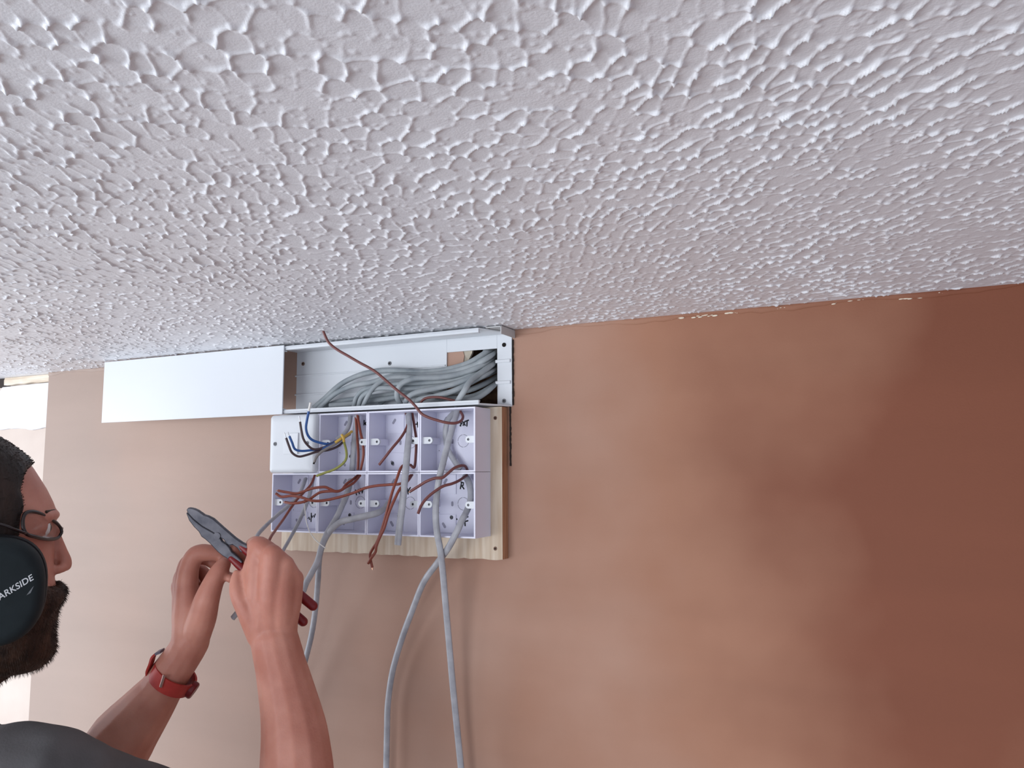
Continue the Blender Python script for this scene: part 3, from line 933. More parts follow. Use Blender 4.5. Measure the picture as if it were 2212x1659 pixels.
cable('electrical_cable', [(757, 888, -.032), (756, 910, -.036), (750, 928, -.044), (738, 942, -.054), (728, 950, -.060)], .0034, 'grey_sheath',
      'short grey flex holding the blue and brown wires in the box beside the switch', 'cable', GC, flat=0.9)

# ------------------------------------------------------------------ single wires
GW = 'loose brown wires in and around the socket boxes'
def wire(pts, mat_, label, r=.0015, cut=None, per=8):
    cable('electrical_wire', pts, r, mat_, label, 'wire', GW if mat_ in ('brown_wire', 'rust_wire') else 'coloured wires in front of the switch', cut=cut, per=per)


wire([(697, 712, -.115), (703, 727, -.113), (711, 741, -.111), (728, 755, -.108), (752, 769, -.104), (776, 783, -.100), (800, 796, -.096), (815, 806, -.094), (836, 824, -.090), (858, 843, -.087), (882, 862, -.084),
      (896, 876, -.082), (910, 893, -.080), (924, 901, -.078), (945, 908, -.074), (965, 913, -.070), (983, 914, -.064), (996, 909, -.056), (1000, 899, -.046), (993, 886, -.032)], 'brown_wire',
     'long brown wire rising from the top right box across the trunking to the ceiling', .0017)
wire([(819, 1004, -.076), (834, 985, -.074), (848, 967, -.070), (864, 948, -.062), (876, 929, -.052), (881, 912, -.042), (876, 890, -.030)], 'brown_wire',
     'brown wire slanting down to a cut end inside the box marked H', .0017)
wire([(886, 1004, -.048), (895, 1009, -.046), (898, 985, -.044), (899, 950, -.042), (895, 920, -.038), (890, 889, -.030)], 'brown_wire',
     'brown wire running down the right side of the box marked H', .0017)
wire([(773, 1015, -.046), (774, 980, -.048), (771, 935, -.044), (768, 890, -.032)], 'rust_wire', 'left one of two red-brown wires hanging in the box beside the switch', .0017)
wire([(779, 1015, -.046), (785, 985, -.048), (784, 960, -.048), (778, 930, -.044), (771, 890, -.034)], 'rust_wire', 'right one of two red-brown wires hanging in the box beside the switch', .0017)
wire([(601, 1060, -.100), (618, 1063, -.098), (640, 1066, -.096), (655, 1062, -.094), (675, 1055, -.090), (700, 1052, -.084), (712, 1056, -.080), (725, 1061, -.076), (738, 1058, -.070), (748, 1046, -.060), (762, 1036, -.048), (774, 1026, -.032)],
     'rust_wire', 'uppermost of three red-brown wire tips lying across the bottom left box', .0017, ('copper', .003, .0007))
wire([(596, 1066, -.104), (608, 1073, -.102), (630, 1071, -.101), (650, 1074, -.100), (672, 1081, -.097), (690, 1082, -.092), (712, 1079, -.086), (740, 1072, -.080), (765, 1064, -.075), (790, 1054, -.070), (815, 1049, -.066), (840, 1047, -.062), (868, 1044, -.058), (888, 1026, -.034)],
     'rust_wire', 'longest red-brown wire, reaching from the third bottom box to the leftmost tip', .0017)
wire([(616, 1085, -.098), (632, 1087, -.099), (652, 1085, -.098), (668, 1079, -.094), (682, 1069, -.089), (694, 1063, -.085), (715, 1061, -.080), (732, 1061, -.074), (748, 1052, -.064), (764, 1043, -.052), (778, 1027, -.034)],
     'rust_wire', 'lowest of three red-brown wire tips lying across the bottom left box', .0017, ('copper', .003, .0007))
wire([(680, 1027, -.034), (672, 1046, -.052), (656, 1064, -.070), (641, 1080, -.084), (628, 1098, -.100), (612, 1122, -.130), (596, 1144, -.170), (583, 1164, -.210), (575, 1190, -.220)], 'rust_wire',
     'brown wire from the bottom left box down into the right hand', .0016)
wire([(804, 1226, -.094), (801, 1212, -.095), (799, 1198, -.093), (806, 1184, -.094), (814, 1172, -.094), (824, 1146, -.092), (833, 1115, -.090), (841, 1085, -.088), (849, 1058, -.084), (858, 1032, -.078), (868, 1008, -.068), (884, 1003, -.052)],
     'rust_wire', 'left strand of the red-brown pair crossed below the boxes', .0017, ('copper', .003, .0007))
wire([(795, 1217, -.098), (803, 1204, -.099), (811, 1192, -.097), (813, 1180, -.098), (819, 1164, -.097), (830, 1140, -.095), (840, 1108, -.092), (851, 1082, -.088), (864, 1056, -.080), (880, 1040, -.062), (890, 1026, -.036)],
     'rust_wire', 'right strand of the red-brown pair crossed below the boxes', .0017)
wire([(887, 1061, -.090), (903, 1051, -.088), (921, 1040, -.086), (940, 1033, -.083), (955, 1032, -.080), (966, 1024, -.076), (980, 1012, -.070), (995, 1006, -.062), (1005, 1007, -.052), (1010, 1016, -.040)],
     'brown_wire', 'upper of two dark brown wires drawn across the bottom right box', .0017, ('copper', .003, .0008))
wire([(903, 1110, -.096), (910, 1092, -.093), (922, 1076, -.089), (940, 1061, -.084), (958, 1050, -.078), (976, 1045, -.070), (992, 1038, -.058), (1008, 1027, -.036)],
     'brown_wire', 'lower of two dark brown wires drawn across the bottom right box', .0017)

cw = .0014
wire([(667, 888, -.112), (663, 908, -.110), (661, 925, -.108), (665, 940, -.104), (674, 950, -.098), (690, 956, -.090), (710, 959, -.080), (728, 952, -.066)], 'blue_wire',
     'long blue wire curling up over the switch to a white tip', .0016, ('white_string', .0125, .0016, 'white_tip'))
wire([(648, 911, -.116), (651, 930, -.114), (655, 947, -.111), (663, 960, -.106), (676, 970, -.098), (692, 969, -.090), (712, 961, -.080), (735, 949, -.066)], 'dark_wire',
     'dark brown wire standing upright in front of the switch, stripped at its tip', .0015, ('steel', .008, .0007))
wire([(618, 946, -.122), (624, 963, -.120), (631, 978, -.116), (645, 986, -.110), (662, 983, -.102), (684, 976, -.092), (710, 972, -.082), (730, 964, -.072), (744, 952, -.062)], 'dark_wire',
     'dark brown wire with the lowest loop in front of the switch rocker', .0015, ('steel', .008, .0007))
wire([(625, 942, -.120), (631, 956, -.117), (637, 970, -.112), (650, 974, -.106), (668, 973, -.098), (690, 970, -.090), (712, 963, -.082), (736, 950, -.068)], 'blue_wire',
     'short blue wire bent beside the lowest dark loop on the switch', .0015, ('steel', .006, .0007))
wire([(679, 998, -.100), (683, 988, -.100), (693, 977, -.096), (706, 969, -.090), (724, 959, -.082), (740, 948, -.074), (756, 938, -.060)], 'grey_wire',
     'pale grey wire hanging down at the right edge of the switch plate', .0017, ('dark_hole', .003, .0012, 'dark_tip'))
wire([(684, 1028, -.086), (700, 1022, -.084), (722, 1014, -.082), (740, 1002, -.080), (748, 990, -.078), (748, 974, -.076), (744, 958, -.074), (741, 946, -.070)], 'earth_wire',
     'green and yellow wire curving down through the box beside the switch', .0016)
wire([(724, 956, -.086), (736, 948, -.082), (748, 941, -.074), (760, 932, -.060)], 'yellow_wire', 'yellow wire lying along the wires from the grey flex', .0017)
wire([(738, 939, -.084), (742, 946, -.084), (743, 954, -.082)], 'yellow_wire', 'short yellow tie wrapped around the wires beside the switch', .0017)
o = cable('string', [(658, 1088, -.085), (659, 1104, -.085), (661, 1122, -.086), (667, 1144, -.088), (677, 1161, -.090), (690, 1174, -.092), (703, 1184, -.093)], .0007, 'white_string',
          'thin white string hanging from the bottom left box over the plywood', 'string')

# ------------------------------------------------------------------ the electrician
ZV = Vector((0, 0, 1))
O = at(60, 1200, 0.92)                       # a point in the middle plane of the head
r0 = ray(30, 1220); LAT = -Vector((r0.x, r0.y, 0)).normalized()      # towards his right ear
FW = Vector((-LAT.y, LAT.x, 0))              # the way he faces


def hd(u, v, l=0.0):                         # point of the head, l metres out from its middle plane
    d = ray(u, v)
    return CAM + d * ((O + LAT * l - CAM).dot(LAT) / d.dot(LAT))


def mirror(p):
    return p - LAT * (2 * (p - O).dot(LAT))


def hring(v, uf, ub, hw, n=44, df=0.0, dl=0.0, p=2.35, narrow=0.24):
    pf, pb = hd(uf, v), hd(ub, v)
    z = pf.z
    a = (pf - pb).dot(FW) / 2 + df
    c = pf - FW * (pf - pb).dot(FW) / 2; c.z = z
    out = []
    for k in range(n):
        t = 2 * math.pi * k / n
        ct, st = math.cos(t), math.sin(t)
        x = math.copysign(abs(ct) ** (2 / p), ct); y = math.copysign(abs(st) ** (2 / p), st)
        out.append(c + FW * (a * x) + LAT * ((hw + dl) * y * (1 - narrow * max(x, 0) ** 2)))
    return out


HEAD = [(927, -50, -110, .018), (934, -28, -145, .034), (950, 2, -185, .050), (978, 44, -222, .063), (1010, 72, -240, .070), (1055, 101, -252, .075),
        (1085, 116, -254, .0765), (1108, 124, -252, .076), (1135, 119, -248, .075), (1160, 116, -243, .074), (1190, 116, -232, .072), (1222, 117, -215, .070),
        (1250, 119, -195, .068), (1275, 124, -178, .066), (1300, 122, -160, .063), (1330, 117, -145, .060), (1360, 116, -130, .055), (1390, 112, -115, .048), (1408, 98, -100, .038)]
MM = FPX / 920.0                              # pixels per millimetre at the head


def px_r(r, d): return r * d / FPX


def ch(mb, pts, seg=14, per=4):
    P3 = [at(u, v, d) for u, v, d, r in pts]
    R3 = [px_r(r, d) for u, v, d, r in pts]
    S = spline(P3, per)
    n = len(P3)
    RR = np.interp(np.linspace(0, n - 1, len(S)), range(n), R3) if n > 2 else R3
    mb.tube(S, list(RR), seg, rounded=True)


def wch(mb, pts, seg=16, per=4, flat=1.0):
    S = spline([p for p, r in pts], per)
    n = len(pts)
    RR = np.interp(np.linspace(0, n - 1, len(S)), range(n), [r for p, r in pts]) if n > 2 else [r for p, r in pts]
    mb.tube(S, list(RR), seg, rounded=True)


def fused(name, mb, voxel, material, smooth=3, parent=None, factor=0.5):
    me = mb.mesh(name + '_parts')
    o = bpy.data.objects.new(name + '_tmp', me)
    COL.objects.link(o)
    r = o.modifiers.new('remesh', 'REMESH'); r.mode = 'VOXEL'; r.voxel_size = voxel
    if smooth:
        s = o.modifiers.new('smooth', 'SMOOTH'); s.iterations = smooth; s.factor = factor
    bpy.context.view_layer.update()
    dg = bpy.context.evaluated_depsgraph_get()
    res = bpy.data.meshes.new_from_object(o.evaluated_get(dg))
    bpy.data.objects.remove(o)
    return obj(name, res, material, parent, smooth=True)


neck = O - FW * 0.128 - ZV * 0.205
shR = at(20, 1700, 0.75)
shL = neck * 2 - shR; shL.z = shR.z + 0.01
elR = at(660, 1885, 0.86)
elL = at(195, 1712, 0.975)
hip = neck - FW * 0.04; hip.z = shR.z - 0.50
chest = (neck + hip) / 2; chest.z = shR.z - 0.12
FEET = hip.z - 0.84

person = thing('person', 'bearded man in dark grey T-shirt wiring, hands raised to the socket boxes', 'person', (hip.x, hip.y, FEET))

body = MB()
body.loft([hring(*h) for h in HEAD])
# nose, brow, cheek, lips
def hch(pts):
    wch(body, [(hd(u, v, l), r) for u, v, l, r in pts])
hch([(117, 1150, 0, .0058), (124, 1172, 0, .0068), (133, 1194, 0, .0070), (140, 1211, 0, .0074), (141, 1221, 0, .0072)])
for s in (1, -1):
    hch([(124, 1231, s * .011, .0052), (135, 1227, s * .006, .0056)])
    hch([(118, 1112, s * .002, .0058), (114, 1113, s * .018, .0058), (102, 1116, s * .034, .0054)])
    hch([(82, 1140, s * .031, .0122), (81, 1140, s * .033, .0122)])
hch([(122, 1286, .014, .0042), (125, 1285, 0, .0046), (122, 1286, -.014, .0042)])
hch([(119, 1305, .012, .0042), (122, 1304, 0, .0048), (119, 1305, -.012, .0042)])
# neck and trunk
nk_top = O - FW * 0.085 - ZV * 0.07
wch(body, [(nk_top, .062), (O - FW * 0.098 - ZV * 0.14, .057), (neck, .064), (neck - ZV * 0.06, .075)])
def trunk(mb, grow=0.0):
    rr = []
    for z, a, b, f in [(0.055, .075, .060, 0), (0.03, .125, .075, 0), (0.0, .165, .092, 0), (-0.06, .180, .110, 0), (-0.15, .175, .118, .1), (-0.28, .158, .108, .3), (-0.38, .150, .102, .5), (-0.48, .165, .110, .9), (-0.55, .165, .112, 1)]:
        c = neck.lerp(hip, f * 0.8); c.z = shR.z + z
        side = (shR - shL); side.z = 0; side.normalize()
        fr = Vector((-side.y, side.x, 0))
        rr.append([c + side * ((a + grow) * math.cos(2 * math.pi * k / 36)) + fr * ((b + grow) * math.sin(2 * math.pi * k / 36)) for k in range(36)])
    mb.loft(rr)
trunk(body)
# arms
wch(body, [(neck - ZV * 0.05, .055), (shR, .046), (shR.lerp(elR, .3), .039), (shR.lerp(elR, .6), .040), (elR, .041)])
wch(body, [(neck - ZV * 0.05, .055), (shL, .047), (shL.lerp(elL, .3), .041), (shL.lerp(elL, .6), .041), (elL, .041)])
ch(body, [(662, 1885, .86, 76), (646, 1760, .872, 82), (641, 1659, .882, 79), (636, 1583, .892, 71), (624, 1515, .900, 62), (607, 1440, .905, 54), (594, 1385, .907, 51)])
ch(body, [(195, 1712, .975, 72), (232, 1650, .97, 74), (268, 1592, .966, 70), (312, 1536, .962, 57), (347, 1490, .96, 46), (368, 1455, .96, 42), (398, 1412, .96, 39), (412, 1385, .96, 40)])
# right hand: back towards us, closed round the pliers
for pts in ([(574, 1380, .907, 26), (558, 1285, .905, 30), (559, 1182, .913, 24)],
            [(588, 1380, .904, 28), (585, 1290, .897, 30), (588, 1200, .900, 24)],
            [(603, 1375, .905, 27), (608, 1295, .899, 29), (614, 1222, .905, 23)],
            [(615, 1365, .910, 24), (628, 1300, .908, 24), (635, 1250, .915, 21)],
            [(565, 1370, .906, 32), (536, 1318, .902, 25), (515, 1282, .903, 19), (509, 1258, .907, 13), (511, 1239, .912, 9)],
            [(545, 1300, .910, 26), (545, 1235, .915, 22), (554, 1195, .916, 18)],
            [(575, 1365, .908, 40), (580, 1300, .907, 42), (578, 1230, .910, 34)],
            [(565, 1186, .910, 25), (592, 1206, .905, 25), (616, 1229, .907, 24), (633, 1252, .913, 21)],
            [(562, 1230, .912, 32), (592, 1245, .908, 33), (622, 1268, .911, 28)],
            [(606, 1365, .909, 36), (608, 1300, .908, 38), (606, 1245, .912, 32)],
            [(560, 1182, .915, 22), (548, 1178, .958, 18), (528, 1206, .962, 14), (504, 1185, .952, 11)],
            [(590, 1200, .902, 22), (582, 1202, .958, 18), (545, 1232, .975, 16), (517, 1244, .968, 13), (498, 1250, .950, 10)],
            [(615, 1224, .906, 21), (613, 1230, .960, 17), (583, 1266, .976, 15), (558, 1285, .968, 13)],
            [(636, 1250, .915, 20), (636, 1260, .960, 15), (612, 1296, .974, 13), (590, 1306, .966, 11)]):
    ch(body, pts)
# left hand: thumb side towards us, finger and thumb pinched
for pts in ([(408, 1390, .960, 36), (408, 1330, .965, 34), (404, 1268, .968, 24)],
            [(408, 1388, .975, 32), (400, 1330, .980, 28), (396, 1268, .984, 20)],
            [(402, 1388, .985, 28), (394, 1330, .992, 22), (391, 1275, .998, 17)],
            [(400, 1388, .992, 24), (389, 1335, 1.002, 17), (386, 1288, 1.010, 14)],
            [(404, 1262, .968, 24), (409, 1225, .968, 21), (424, 1198, .968, 20), (452, 1194, .970, 18), (474, 1200, .972, 14), (486, 1211, .973, 12)],
            [(396, 1266, .986, 20), (398, 1236, .986, 18), (408, 1212, .986, 16), (440, 1206, .988, 14), (462, 1218, .988, 12)],
            [(391, 1272, .998, 17), (391, 1250, 1.000, 17), (404, 1232, 1.002, 16), (434, 1234, 1.000, 15), (448, 1252, .996, 13)],
            [(386, 1286, 1.010, 14), (384, 1264, 1.013, 14), (400, 1256, 1.014, 14), (428, 1264, 1.010, 13), (438, 1280, 1.004, 11)],
            [(418, 1385, .958, 32), (436, 1335, .950, 31), (447, 1295, .945, 27), (461, 1258, .948, 22), (474, 1234, .953, 20), (483, 1219, .958, 16)],
            [(430, 1345, .960, 30), (420, 1300, .968, 24)],
            [(422, 1345, .975, 30), (424, 1290, .985, 27)]):
    ch(body, pts)
skin = fused('body', body, 0.0021, M['skin'], smooth=4, parent=person)

# fingernails that show
for _ in ():
    pass

# hair: a cap over the crown whose front edge runs down the temple
hair = MB()
rings = []


def hair_ring(v, uf, ub, hw, clip=None, off=0.0048):
    R0 = hring(v, uf, ub, hw, df=off, dl=off)
    if clip is None:
        return R0
    pc = hd(clip, v)
    out = []
    for p in R0:
        e = (p - pc).dot(FW)
        if e > 0:                                  # ahead of the hairline: tuck inside the head
            lat = (p - O).dot(LAT)
            p = p - FW * (e + min(e, 0.02) * 0.25) - LAT * (lat * 0.16)
        out.append(p)
    return out


HA = np.array(HEAD)
hint = lambda v: [float(np.interp(v, HA[:, 0], HA[:, k])) for k in (1, 2, 3)]
for v in (920, 927, 936, 950, 966, 984, 1000, 1010, 1020, 1036, 1055, 1080, 1105, 1130, 1160, 1190, 1230, 1270):
    uf, ub, hw = hint(max(v, 927))
    clip = None if v < 1010 else float(np.interp(v, [1010, 1020, 1036, 1055, 1105, 1130, 1160, 1200, 1270], [66, 56, 50, 49, 55, 52, 46, 30, -20]))
    if v < 927:
        uf, ub, hw = -62, -100, .008
    rings.append(hair_ring(v, uf, ub, hw, clip))
hair.loft(rings)
hm = fused('hair', hair, 0.003, M['hair'], smooth=3, parent=person)


def tufts(name, src, n, ln, rad, material, parent, keep, lean):
    """short strands standing out of a hair or beard surface"""
    me = src.data
    nv = len(me.vertices)
    co = np.empty(nv * 3, np.float32); me.vertices.foreach_get('co', co); co = co.reshape(-1, 3)
    no = np.empty(nv * 3, np.float32); me.vertices.foreach_get('normal', no); no = no.reshape(-1, 3)
    rr = random.Random(5)
    mb = MB()
    k = 0
    off = Vector(src.matrix_world.translation) * 0
    while k < n:
        i = rr.randrange(nv)
        p, q = Vector(co[i]), Vector(no[i])
        k += 1
        if not keep(p):
            continue
        d = (q + lean(p) + Vector((rr.uniform(-.4, .4), rr.uniform(-.4, .4), rr.uniform(-.4, .4)))).normalized()
        L = ln * rr.uniform(.5, 1.2)
        a = d.orthogonal().normalized(); b2 = d.cross(a)
        base = p - d * 0.002
        tip = p + d * L
        tip = tip - ZV * L * 0.15
        vs = [base + a * rad, base - a * rad * .5 + b2 * rad * .87, base - a * rad * .5 - b2 * rad * .87, tip]
        mb.add(vs, [(0, 1, 3), (1, 2, 3), (2, 0, 3), (2, 1, 0)])
    return obj(name, mb, material, parent)


st = tufts('hair_strands', hm, 7000, 0.0065, 0.0004, M['hair'], person, lambda p: True, lambda p: -FW * 1.6 - ZV * 0.5)
st['kind'] = 'stuff'

# beard and moustache
beard = MB()
rings = []
for (v, uf, ub, hw) in [(1256, 112, -30, .060), (1268, 128, -45, .0655), (1282, 139, -60, .0685), (1296, 136, -70, .0690), (1310, 128, -75, .0690), (1326, 127, -80, .0680), (1345, 123, -85, .0660), (1368, 121, -85, .0620),
                        (1392, 124, -80, .0560), (1408, 121, -75, .0500), (1424, 108, -60, .0420), (1438, 92, -40, .0320), (1447, 76, -20, .018)]:
    rings.append(hring(v, uf, ub, hw, p=2.5, narrow=0.34))
beard.loft(rings)
for s_ in (1, -1):
    wch(beard, [(hd(125, 1264, 0), .0060), (hd(131, 1279, s_ * .010), .0080), (hd(120, 1294, s_ * .028), .0080), (hd(104, 1316, s_ * .040), .008)])
# jaw line running back towards the neck
wch(beard, [(hd(66, 1408, 0), .018), (hd(22, 1418, .0), .021), (hd(-25, 1436, 0), .026)])
bd = fused('beard', beard, 0.0028, M['beard'], smooth=4, parent=person)
st = tufts('beard_strands', bd, 7000, 0.0048, 0.00035, M['beard'], person, lambda p: True, lambda p: -ZV * 0.9 + FW * 0.1)
st['kind'] = 'stuff'
# eyebrow
for s in (1, -1):
    mb = MB()
    mb.tube(spline([hd(121, 1106, s * .008), hd(115, 1103, s * .020), hd(100, 1106, s * .038)], 5), .0019, 8, flat=.8, rounded=True)
    obj('eyebrow', mb, M['beard'], person, smooth=True)
    mb = MB()
    c = hd(85, 1141, s * .031)
    mb.ellipsoid(c, (FW * .0118, LAT * .0118, ZV * .0105), 20, 14)
    ey = obj('eye', mb, M['eye_white'], person, smooth=True)
    mb = MB(); mb.ellipsoid(c + FW * .0088, (FW * .0034, LAT * .0056, ZV * .0056), 16, 10)
    obj('iris', mb, M['iris'], ey, smooth=True)

# T-shirt
shirt = MB()
trunk(shirt, 0.008)
cuffR, cuffL = shR.lerp(elR, .50), shL.lerp(elL, .6)
wch(shirt, [(neck - ZV * 0.055, .060), (shR, .0585), (shR.lerp(elR, .30), .0530), (cuffR, .0545)])
wch(shirt, [(neck - ZV * 0.045, .062), (shL, .0605), (shL.lerp(elL, .35), .057), (cuffL, .055)])
sh = fused('t_shirt', shirt, 0.0045, M['shirt'], smooth=6, parent=person)
# soft folds in the cloth
tex = bpy.data.textures.new('folds', 'CLOUDS'); tex.noise_scale = 0.07
dm = sh.modifiers.new('folds', 'DISPLACE'); dm.texture = tex; dm.strength = 0.010; dm.mid_level = 0.5; dm.texture_coords = 'GLOBAL'

# trousers, shoes and the platform he stands on (below the frame)
side = (shR - shL); side.z = 0; side.normalize()
tro = MB()
for s in (1, -1):
    wch(tro, [(hip + ZV * 0.02, .13), (hip + side * (.09 * s) - ZV * 0.12, .098), (hip + side * (.11 * s) - ZV * 0.42, .068), (hip + side * (.12 * s) - ZV * 0.76, .052)])
fused('trousers', tro, 0.008, M['trousers'], smooth=4, parent=person)
for s in (1, -1):
    f0 = hip + side * (.12 * s); f0.z = FEET
    mb = MB()
    wch(mb, [(f0 - FW * .06 + ZV * .045, .042), (f0 + FW * .06 + ZV * .040, .040), (f0 + FW * .15 + ZV * .034, .034)])
    obj('shoe', mb, M['black_foam'], person, smooth=True)
pf = thing('step_platform', 'low aluminium work platform under the man', 'platform', (hip.x, hip.y, 0))
mb = MB(); mb.box(hip.x - .32, hip.x + .32, hip.y - .25, hip.y + .25, FEET - .035, FEET - .001)
obj('deck', mb, M['steel'], pf, bevel=.004)
for sx in (-1, 1):
    for sy in (-1, 1):
        mb = MB(); mb.tube([(hip.x + sx * .30, hip.y + sy * .23, 0), (hip.x + sx * .28, hip.y + sy * .21, FEET - .03)], .016, 12)
        obj('leg', mb, M['steel'], pf, smooth=True, auto=50)

# ------------------------------------------------------------------ ear defender
cen = hd(-26, 1281, .100)
ed = thing('ear_defender', 'black ear defender cup with pale lettering over the man\'s ear and cheek', 'ear defender', cen)


def sgnpow(c, p=2.5):
    return math.copysign(abs(c) ** (2 / p), c)


def disc_rings(prof, c, rx=0.92, rz=1.0, n=56):
    return [[c + LAT * l + FW * (rad * rx * sgnpow(math.cos(2 * math.pi * k / n))) + ZV * (rad * rz * sgnpow(math.sin(2 * math.pi * k / n))) for k in range(n)] for l, rad in prof]


base = cen - LAT * .100
for sgn in (1, -1):
    mb = MB(); mb.loft(disc_rings([(sgn * .0640, .030), (sgn * .0640, .050), (sgn * .070, .0565), (sgn * .080, .0575), (sgn * .0865, .0560), (sgn * .0865, .030)], base + FW * .001 + ZV * .001))
    obj('cushion', mb, M['black_foam'], ed, smooth=True, auto=60)
    mb = MB(); mb.loft(disc_rings([(sgn * .0860, .040), (sgn * .0860, .0560), (sgn * .100, .0560), (sgn * .109, .0540), (sgn * .1155, .0505), (sgn * .1185, .0460), (sgn * .1190, .0420)], base))
    cup = obj('cup', mb, M['black_shell'], ed, smooth=True, auto=50)
    if sgn == 1:
        fc = bpy.data.curves.new('lettering', 'FONT')
        fc.body = 'DARKSIDE'; fc.size = 0.0088; fc.shear = 0.22; fc.space_character = 1.02
        fc.align_x = 'CENTER'; fc.align_y = 'CENTER'; fc.extrude = 0.00025; fc.offset = 0.00012
        fo = bpy.data.objects.new('lettering_tmp', fc); COL.objects.link(fo)
        bpy.context.view_layer.update()
        tm = bpy.data.meshes.new_from_object(fo.evaluated_get(bpy.context.evaluated_depsgraph_get()))
        bpy.data.objects.remove(fo)
        a = math.radians(33)
        ex = FW * math.cos(a) + ZV * math.sin(a); ey_ = -FW * math.sin(a) + ZV * math.cos(a)
        pc = hd(26, 1274, .1192)
        tm.transform(Matrix(((ex.x, ey_.x, LAT.x, pc.x), (ex.y, ey_.y, LAT.y, pc.y), (ex.z, ey_.z, LAT.z, pc.z), (0, 0, 0, 1))))
        obj('lettering', tm, M['print_white'], cup)
        mb = MB()
        q = [hd(57, 1286, .1190), hd(66, 1281, .1190), hd(73, 1266, .1190), hd(69, 1270, .1190)]
        mb.prism(q, LAT * .0003)
        obj('emblem', mb, mat('print_grey', (0.16, 0.17, 0.18), 0.5), cup)
# band behind the head
mb = MB()
bp_ = []
for k in range(15):
    a = math.pi * k / 14
    bp_.append(hd(-100, 1240) + LAT * (.100 * math.cos(a)) - FW * (.02 + .066 * math.sin(a)) - ZV * 0.0)
mb.tube([cen - LAT * .002 - FW * .045] + bp_ + [mirror(cen - LAT * .002 - FW * .045)], .006, 10, flat=.5, wide=(0, 0, 1))
obj('band', mb, M['black_shell'], ed, smooth=True)

# ------------------------------------------------------------------ glasses
gl = thing('glasses', 'dark rimmed glasses on the man\'s nose', 'glasses', hd(110, 1150))
rim = [(133, 1150, .013), (130, 1140, .014), (120, 1129, .020), (104, 1119, .032), (86, 1109, .045), (68, 1105, .056), (54, 1110, .064), (49, 1130, .068), (56, 1152, .068), (78, 1160, .056), (104, 1165, .036), (124, 1162, .018)]
for s in (1, -1):
    pr = [hd(*p) for p in rim]
    if s == -1: pr = [mirror(p) for p in pr]
    sp = spline(pr + [pr[0]], 5)
    mb = MB(); mb.tube(sp, .0021, 8)
    fr_ = obj('rim', mb, M['frame_black'], gl, smooth=True)
    mb = MB()
    n = len(sp) - 1
    c = sum((p for p in sp[:-1]), Vector()) / n + FW * .004
    nrm = FW * .0009
    vs = [c, c + nrm] + [p for p in sp[:-1]] + [p + nrm for p in sp[:-1]]
    fs = []
    for k in range(n):
        k2 = (k + 1) % n
        fs += [(0, 2 + k, 2 + k2), (1, 2 + n + k2, 2 + n + k), (2 + k, 2 + n + k, 2 + n + k2, 2 + k2)]
    mb.add(vs, fs)
    obj('lens', mb, M['clear_lens'], gl, smooth=True)
    arm = [hd(56, 1152, .069), hd(30, 1143, .079), hd(0, 1132, .083), hd(-60, 1122, .085), hd(-105, 1124, .084), hd(-125, 1150, .080)]
    if s == -1: arm = [mirror(p) for p in arm]
    mb = MB(); mb.tube(spline(arm, 5), .0017, 8)
    obj('temple', mb, M['frame_black'], gl, smooth=True)
mb = MB(); a_, b_ = hd(132, 1146, .0135), None
mb.tube(spline([a_, hd(134, 1141, 0), mirror(a_)], 5), .0016, 8)
obj('bridge', mb, M['frame_black'], gl, smooth=True)

# ------------------------------------------------------------------ red watch strap on the left wrist
wa, wb = at(398, 1412, .96), at(347, 1490, .96)
ax = (wb - wa).normalized()
wc = at(373, 1463, .960)
sx = (RIGHT - ax * RIGHT.dot(ax)).normalized()
sy = ax.cross(sx)
wt = thing('watch', 'red watch with loose strap end on the man\'s left wrist', 'watch', wc)
mb = MB()
tilt = 0.16
rg = []
NB = 56
for k in range(NB):
    t = 2 * math.pi * k / NB
    rd = sx * math.cos(t) * .0250 + sy * math.sin(t) * .0245
    sl = ax * (tilt * .0262 * math.cos(t))
    q = []
    for (aa, rr) in ((-.0085, 1.0), (.0085, 1.0), (.0085, 1.10), (-.0085, 1.10)):
        q.append(wc + rd * rr + ax * aa - sl * 0)
    rg.append(q)
vs = [p for q in rg for p in q]
fs = []
for k in range(NB):
    k2 = (k + 1) % NB
    for j in range(4):
        j2 = (j + 1) % 4
        fs.append((k * 4 + j, k * 4 + j2, k2 * 4 + j2, k2 * 4 + j))
mb.add(vs, fs)
stp = obj('strap', mb, M['red_silicone'], wt, smooth=True, auto=40)
mb = MB()
for k in range(9):
    t = math.pi * (0.62 + 0.05 * k) * -1
    for aa in (-.0035, .0035):
        rd = sx * math.cos(t) * .0250 + sy * math.sin(t) * .0245
        c = wc + rd * 1.098 + ax * aa
        n_ = rd.normalized()
        mb.tube([c, c + n_ * .0004], .0010, 8)
obj('strap_holes', mb, M['dark_hole'], stp)
mb = MB()
tail = spline([at(322, 1462, .955), at(321, 1448, .952), at(327, 1432, .950), at(331, 1419, .951), at(338, 1411, .954), at(347, 1407, .957)], 6)
rgs = []
for i, p in enumerate(tail):
    t = (tail[min(i + 1, len(tail) - 1)] - tail[max(i - 1, 0)]).normalized()
    w = FWD * .006
    n_ = t.cross(FWD).normalized() * .0011
    rgs.append([p + w + n_, p - w + n_, p - w - n_, p + w - n_])
mb.loft(rgs)
obj('strap_end', mb, M['red_silicone'], wt, smooth=True, auto=40)
mb = MB()
t_ = (tail[-1] - tail[-5]).normalized(); n_ = t_.cross(FWD).normalized()
mb.loft([[q_ + FWD * .0063 + n_ * .0015, q_ - FWD * .0063 + n_ * .0015, q_ - FWD * .0063 - n_ * .0015, q_ + FWD * .0063 - n_ * .0015] for q_ in (tail[-6], tail[-3], tail[-1] + t_ * .002)])
obj('strap_tip', mb, mat('grey_tip', s2l(112, 108, 122), 0.4), wt)
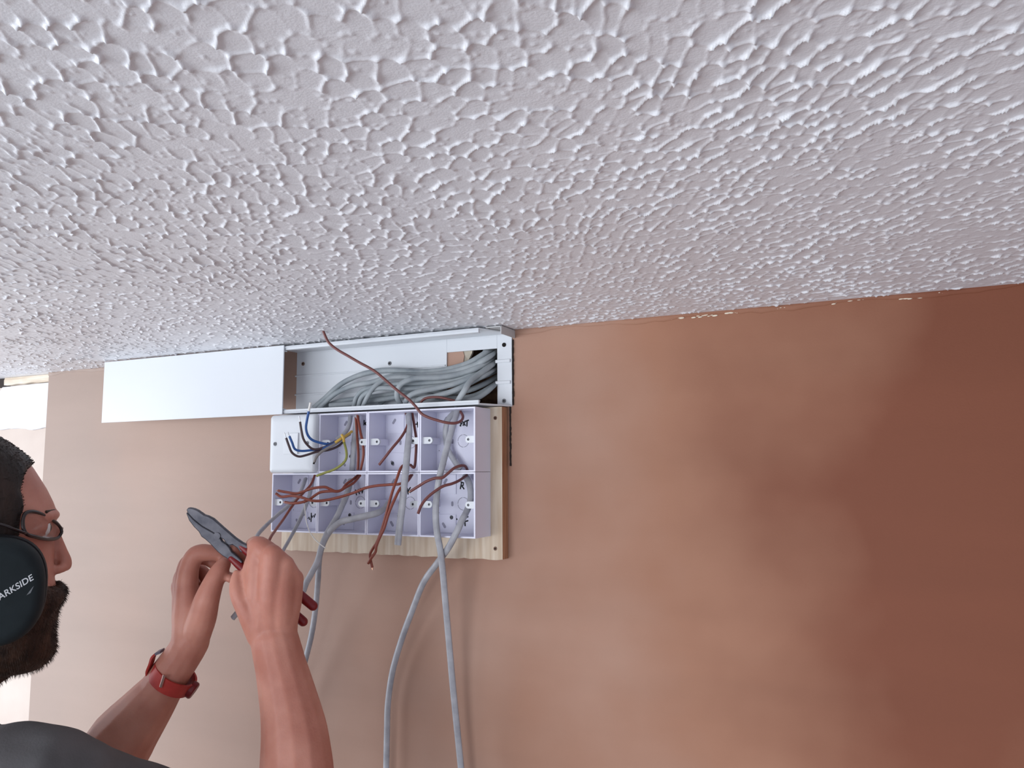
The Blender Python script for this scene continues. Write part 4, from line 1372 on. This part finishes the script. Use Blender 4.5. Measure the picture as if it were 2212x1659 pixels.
# buckle bar
bpnt = at(351, 1471, .9325)
bd1, bd2 = (at(353, 1458, .931) - at(345, 1484, .931)).normalized(), FWD
bd3 = bd1.cross(bd2)
mb = MB()
mb.tube([bpnt - bd1 * .0075, bpnt + bd1 * .0075], .0021, 10, flat=.7)
obj('buckle', mb, mat('rose_steel', (0.55, 0.36, 0.32), 0.3, 0.5, metallic=0.8), wt, smooth=True, auto=50)
# case on the inner side
mb = MB()
cc = wc + sx * .0285
mb.loft([[cc + sx * dx + ax * (rr * math.cos(2 * math.pi * k / 28)) + sy * (rr * math.sin(2 * math.pi * k / 28)) for k in range(28)] for dx, rr in ((-.004, .0095), (-.003, .0105), (.002, .0105), (.0035, .0092))])
obj('case', mb, mat('dark_red_case', s2l(110, 26, 30), 0.4), wt, smooth=True, auto=40)

# ------------------------------------------------------------------ pliers
PD = 0.944
pl = thing('pliers', 'dark steel pliers with red handles held in the right hand', 'pliers', at(505, 1190, PD))


def q3(pts): return [at(340 + x * .2049, 1060 + y * .2049, PD) for x, y in pts]


up_ = q3([(316, 196), (335, 175), (365, 177), (400, 185), (440, 204), (470, 225), (505, 250), (545, 262), (600, 290), (650, 335), (700, 380), (760, 432), (830, 492), (900, 540), (965, 575),
          (950, 660), (880, 640), (850, 600), (800, 566), (765, 575), (735, 552), (705, 510), (672, 488), (600, 440), (480, 372), (390, 300), (330, 235)])
lo_ = q3([(308, 228), (330, 235), (390, 300), (480, 372), (600, 440), (668, 494), (690, 530), (735, 560), (762, 590), (790, 640), (860, 700), (905, 745), (880, 800), (800, 740), (745, 715), (690, 682), (640, 640), (560, 555), (510, 510), (470, 482), (442, 430), (390, 378), (340, 312)])
for nm, poly, th, dz in (('upper_jaw', up_, .0060, -.0005), ('lower_jaw', lo_, .0056, .0003)):
    mb = MB(); mb.prism([p - FWD * (th / 2 - dz) for p in poly], FWD * th)
    obj(nm, mb, M['plier_steel'], pl, bevel=.0012, seg=2)
mb = MB(); c = q3([(690, 505)])[0]; c = q3([(640, 470)])[0]
mb.tube([c - FWD * .0045, c + FWD * .0045], .0042, 20)
obj('pivot', mb, M['plier_steel'], pl, smooth=True, auto=40)
for poly in ([(880, 585), (965, 650), (1100, 762), (1320, 945), (1520, 1115), (1640, 1215)], [(782, 712), (880, 798), (1000, 905), (1200, 1080), (1420, 1280), (1535, 1380)]):
    mb = MB(); pts = spline(q3(poly), 6)
    rr = np.interp(np.linspace(0, 1, len(pts)), [0, .15, .5, 1], [.0040, .0052, .0062, .0058])
    mb.tube(pts, list(rr), 14, flat=.95, rounded=True)
    obj('handle', mb, M['red_grip'], pl, smooth=True)
# dark core end of the cable held in the hands
c0, c1 = at(508, 1327, .9985), at(503, 1335, .9985)

for m_ in bpy.data.materials:
    m_.use_fake_user = False
